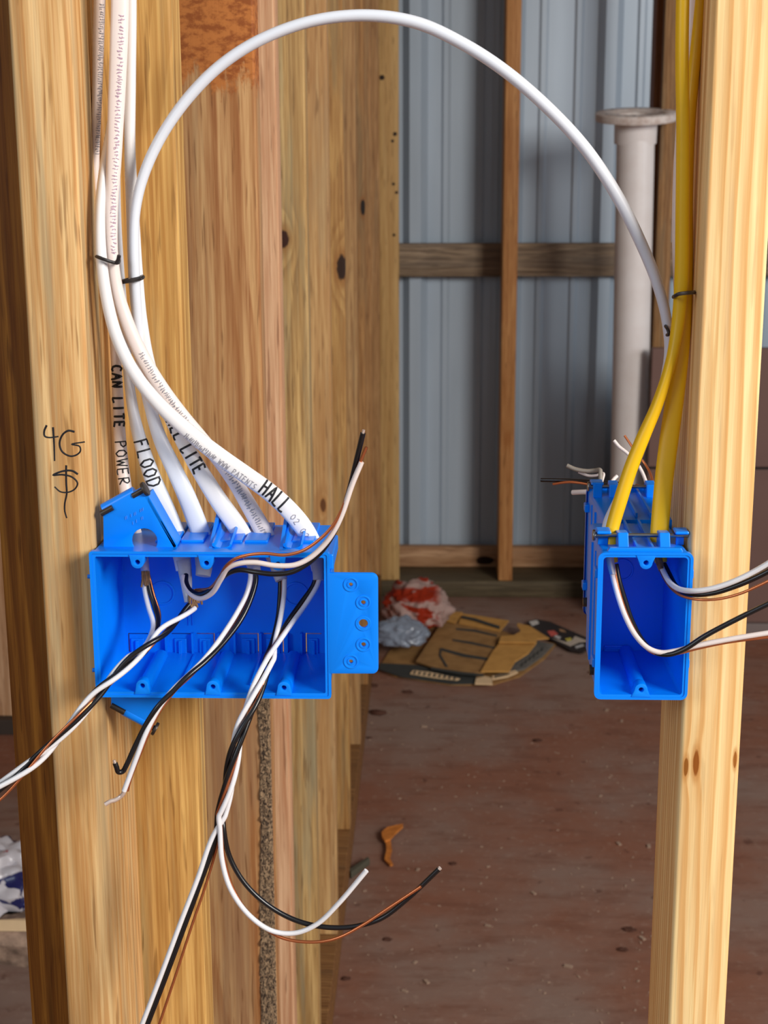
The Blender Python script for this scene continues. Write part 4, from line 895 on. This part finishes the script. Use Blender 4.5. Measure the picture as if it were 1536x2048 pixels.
for pts, z in (([(924,1231),(950,1236),(1000,1252),(999,1257),(945,1240),(922,1235)], .0255), ([(884,1296),(930,1308),(980,1316),(978,1321),(925,1313),(884,1301)], .0192), ([(912,1256),(950,1259),(994,1270),(994,1273),(948,1263),(912,1259)], .0192),
               ([(905,1278),(940,1283),(990,1294),(990,1297),(938,1287),(905,1281)], .0192), ([(880,1296),(884,1296),(882,1310),(896,1333),(891,1333),(878,1311)], .0196), ([(862,1334),(920,1343),(968,1348),(966,1352),(918,1348),(862,1338)], .0196)):
    fpoly(MB(), pts, z, .0010).build('printed_line', M_darkp, bag)

def film(name, label_part, cpx, rx, ry, rz, zc, seed, mat, par, amp=.35):
    c = PZ(*cpx, 0); bm = bmesh.new(); bmesh.ops.create_icosphere(bm, subdivisions=5, radius=1)
    for v in bm.verts:
        d = v.co.normalized(); q = Vector((d.x*2.2+seed, d.y*2.2, d.z*2.2))
        k = 1+amp*(abs(noise.noise(q))*1.3-.35)+amp*.55*(abs(noise.noise(q*2.7+Vector((5,1,2))))-.2)+amp*.10*noise.noise(q*6)
        v.co = Vector((d.x*rx*k, d.y*ry*k, max(-zc+.034, d.z*rz*k)))
    me = bpy.data.meshes.new(name); bm.to_mesh(me); bm.free(); me.transform(Matrix.Translation((c.x, c.y, zc)))
    o = finish(name, me, mat, par, smooth=False)
    for p in me.polygons: p.use_smooth = True
    if label_part: o['label'] = label_part
    return o
def bagmat():
    N = NT('printed_plastic_film'); tc = N.n('ShaderNodeTexCoord').outputs['Object']
    a = N.noise(N.vmath('MULTIPLY', tc, (9, 9, 22)).outputs[0], 1.0, 2, .5, .8)
    s = N.n('ShaderNodeSeparateXYZ'); N.l(tc, s.inputs[0])
    msk = N.math('MULTIPLY', N.rng(a, .47, .52), N.rng(s.outputs[0], .045, .075, 1, 0))
    c = N.mix(msk, L(206,176,166), L(176,58,34)); N.l(c, N.b.inputs['Base Color'])
    N.b.inputs['Roughness'].default_value = .28; N.b.inputs['Transmission Weight'].default_value = .45; N.b.inputs['IOR'].default_value = 1.15
    N.bump(N.noise(tc, 22, 3), .35, .006); return N.m
pb = thing('plastic_bag', PZ(815, 1310, 0), 'crumpled clear plastic bag with red print on the floor', 'plastic bag')
film('printed_film', 'thin film with red print', (834,1262), .100, .10, .080, .075, 1.3, bagmat(), pb, .30)
film('clear_film', 'bluish clear film', (803,1304), .076, .06, .05, .055, 4.1, plain('clear_plastic_film', L(176,188,206), .15, 0, .7, .3, 30, None, .5, .6), pb, .24)
card = thing('package_card', PZ(1120, 1275, 0), 'black printed package card lying near the paper sack', 'package')
fpoly(MB(), [(1055,1243),(1072,1238),(1100,1243),(1176,1276),(1184,1290),(1166,1303),(1140,1299),(1105,1280),(1062,1254)], .012, .006).build('card', plain('black_card', L(40,32,30), .5), card)
for nm, pts, c in (('red_patch', [(1094,1262),(1108,1261),(1116,1268),(1102,1272)], L(206,92,80)), ('white_patch', [(1058,1243),(1074,1240),(1078,1246),(1064,1251)], L(210,204,196)), ('tan_patch', [(1118,1257),(1128,1260),(1132,1264),(1120,1262)], L(170,128,92)),
                   ('yellow_patch', [(1130,1277),(1142,1275),(1144,1280),(1134,1282)], L(196,180,70)), ('pale_patch', [(1104,1276),(1140,1292),(1158,1284),(1176,1282),(1150,1272),(1144,1280),(1132,1284)], L(190,176,160)),
                   ('white_patch', [(1112,1270),(1122,1274),(1118,1278),(1108,1273)], L(200,196,192)), ('white_patch', [(1150,1292),(1166,1288),(1168,1291),(1152,1296)], L(180,178,176))):
    fpoly(MB(), pts, .0132, .001).build(nm, plain(nm+'_print', c, .5), card)

# shaving, stick, crumbs
M_shav = plain('orange_shaving', L(196,120,52), .7, 0, .2, .5, 60, L(150,82,34), .4)
sh = thing('wood_shaving', PZ(778, 1690, 0), 'curled orange wood shaving on the bare floor', 'wood shaving')
fpoly(MB(), [(763,1664),(775,1656),(806,1650),(806,1655),(790,1668),(781,1678),(770,1682),(764,1674)], .012, .004, .01).build('curl', M_shav, sh)
fpoly(MB(), [(771,1680),(781,1678),(784,1700),(780,1716),(786,1728),(780,1729),(769,1718),(773,1700)], .008, .004, .006).build('strip', M_shav, sh)
st = fpoly(MB(), [(696,1738),(736,1712),(740,1717),(702,1746)], .014, .014).build('offcut_stick', plain('grey_green_stick', L(74,70,56), .8), None, bevel=.002)
tag(st, 'small grey green stick beside the sole plate', 'stick')
M_dirt = plain('dark_dirt', L(84,56,46), .9, 0, .1, .5, 90)
def clod(px, py, s, label):
    c = PZ(px, py, 0); bm = bmesh.new(); bmesh.ops.create_icosphere(bm, subdivisions=2, radius=1)
    for v in bm.verts:
        k = 1+.5*noise.noise(v.co*1.7+Vector((px, py, 0))); v.co = Vector((v.co.x*s*k*1.5, v.co.y*s*k, max(-.3, v.co.z)*s*.5*k))
    me = bpy.data.meshes.new('dirt_clod'); bm.to_mesh(me); bm.free(); me.transform(Matrix.Translation((c.x, c.y, s*.14)))
    tag(finish('dirt_clod', me, M_dirt, None, smooth=True), label, 'dirt clod', 'small dark crumbs scattered on the floor')
for a, b, s in ((745,1372,.010), (816,1385,.010), (757,1427,.016), (775,1880,.006), (1075,1482,.008), (905,1728,.006), (738,1476,.005), (692,1958,.006), (1260,1860,.008), (1245,1900,.007), (1180,1345,.005), (960,1360,.004)):
    clod(a, b, s, 'small dark dirt crumb on the bare floor')
# pale sawdust specks
rnd = random.Random(3); mb = MB()
for k in range(260):
    b = rnd.uniform(1400, 2100); a = rnd.uniform(740-(b-1400)*.105, 1330); c = PZ(a, b, 0); s = rnd.uniform(.0012, .0034)*(1 if rnd.random() < .93 else 2.2); g = rnd.random()*3.1
    u = Vector((math.cos(g), math.sin(g), 0))*s; v_ = Vector((-math.sin(g), math.cos(g), 0))*s*.5
    mb.hexa([c-u-v_, c+u-v_, c+u+v_, c-u+v_]+[q+Vector((0, 0, s*.4)) for q in (c-u-v_, c+u-v_, c+u+v_, c-u+v_)])
tag(mb.build('sawdust', plain('sawdust', L(160,134,114), .9), None), 'pale sawdust specks strewn over the floor', 'sawdust', kind='stuff')

# crushed carton with plastic wrapping, left of the dark stud
v = PZ(22, 1940, 0)
ct = thing('cardboard_carton', (v.x-.06, v.y+.08, 0), 'crushed pale carton on the floor left of the dark stud', 'carton')
M_ct = plain('scuffed_carton', L(188,158,136), .8, 0, .2, .8, 26, L(66,50,44), .5)
q = MB()
cx, cy = v.x-.09, v.y+.12
vs = []
for z, s in ((0, 1), (.045, 1.04), (.095, .95)):
    for k in range(16):
        a = 2*math.pi*k/16; rr = 1/max(abs(math.cos(a)), abs(math.sin(a)))
        vs.append((cx+.15*s*rr*math.cos(a)*(1+.06*math.sin(k*3.1+z*40)), cy+.11*s*rr*math.sin(a)*(1+.08*math.sin(k*2.3+z*30)), z))
fs = [list(range(16))[::-1], list(range(32, 48))]
for i in range(2):
    for k in range(16): fs.append((i*16+k, i*16+(k+1) % 16, (i+1)*16+(k+1) % 16, (i+1)*16+k))
q.add(vs, fs).build('body', M_ct, ct)
MB().prism([(cx-.15, cy-.122, .078), (cx+.152, cy-.118, .076), (cx+.155, cy-.112, .094), (cx-.15, cy-.112, .095)], (0, .012, 0)).build('torn_rim', M_cream, ct)
def wrapmat():
    N = NT('printed_wrapper'); tc = N.n('ShaderNodeTexCoord').outputs['Object']
    a = N.noise(tc, 18, 2, .5, .8); b = N.noise(N.vmath('ADD', tc, (4, 1, 7)).outputs[0], 22, 2, .5, .5)
    c = N.mix(N.rng(a, .56, .58), L(206,200,204), L(38,40,92)); c = N.mix(N.rng(b, .62, .64), c, L(168,44,60)); N.l(c, N.b.inputs['Base Color'])
    N.b.inputs['Roughness'].default_value = .25; return N.m
wr = thing('plastic_wrapper', (cx, cy, .10), 'white and blue printed wrapper heaped on the crushed carton', 'wrapper')
bm = bmesh.new(); bmesh.ops.create_icosphere(bm, subdivisions=5, radius=1)
for vv in bm.verts:
    d = vv.co.normalized(); k = 1+.35*(abs(noise.noise(d*2.3))-.2)+.2*abs(noise.noise(d*5.2))
    vv.co = Vector((d.x*.14*k, d.y*.10*k, max(0, d.z*.085*k)))
me = bpy.data.meshes.new('film'); bm.to_mesh(me); bm.free(); me.transform(Matrix.Translation((cx+.02, cy, .097)))
finish('film', me, wrapmat(), wr, smooth=True)
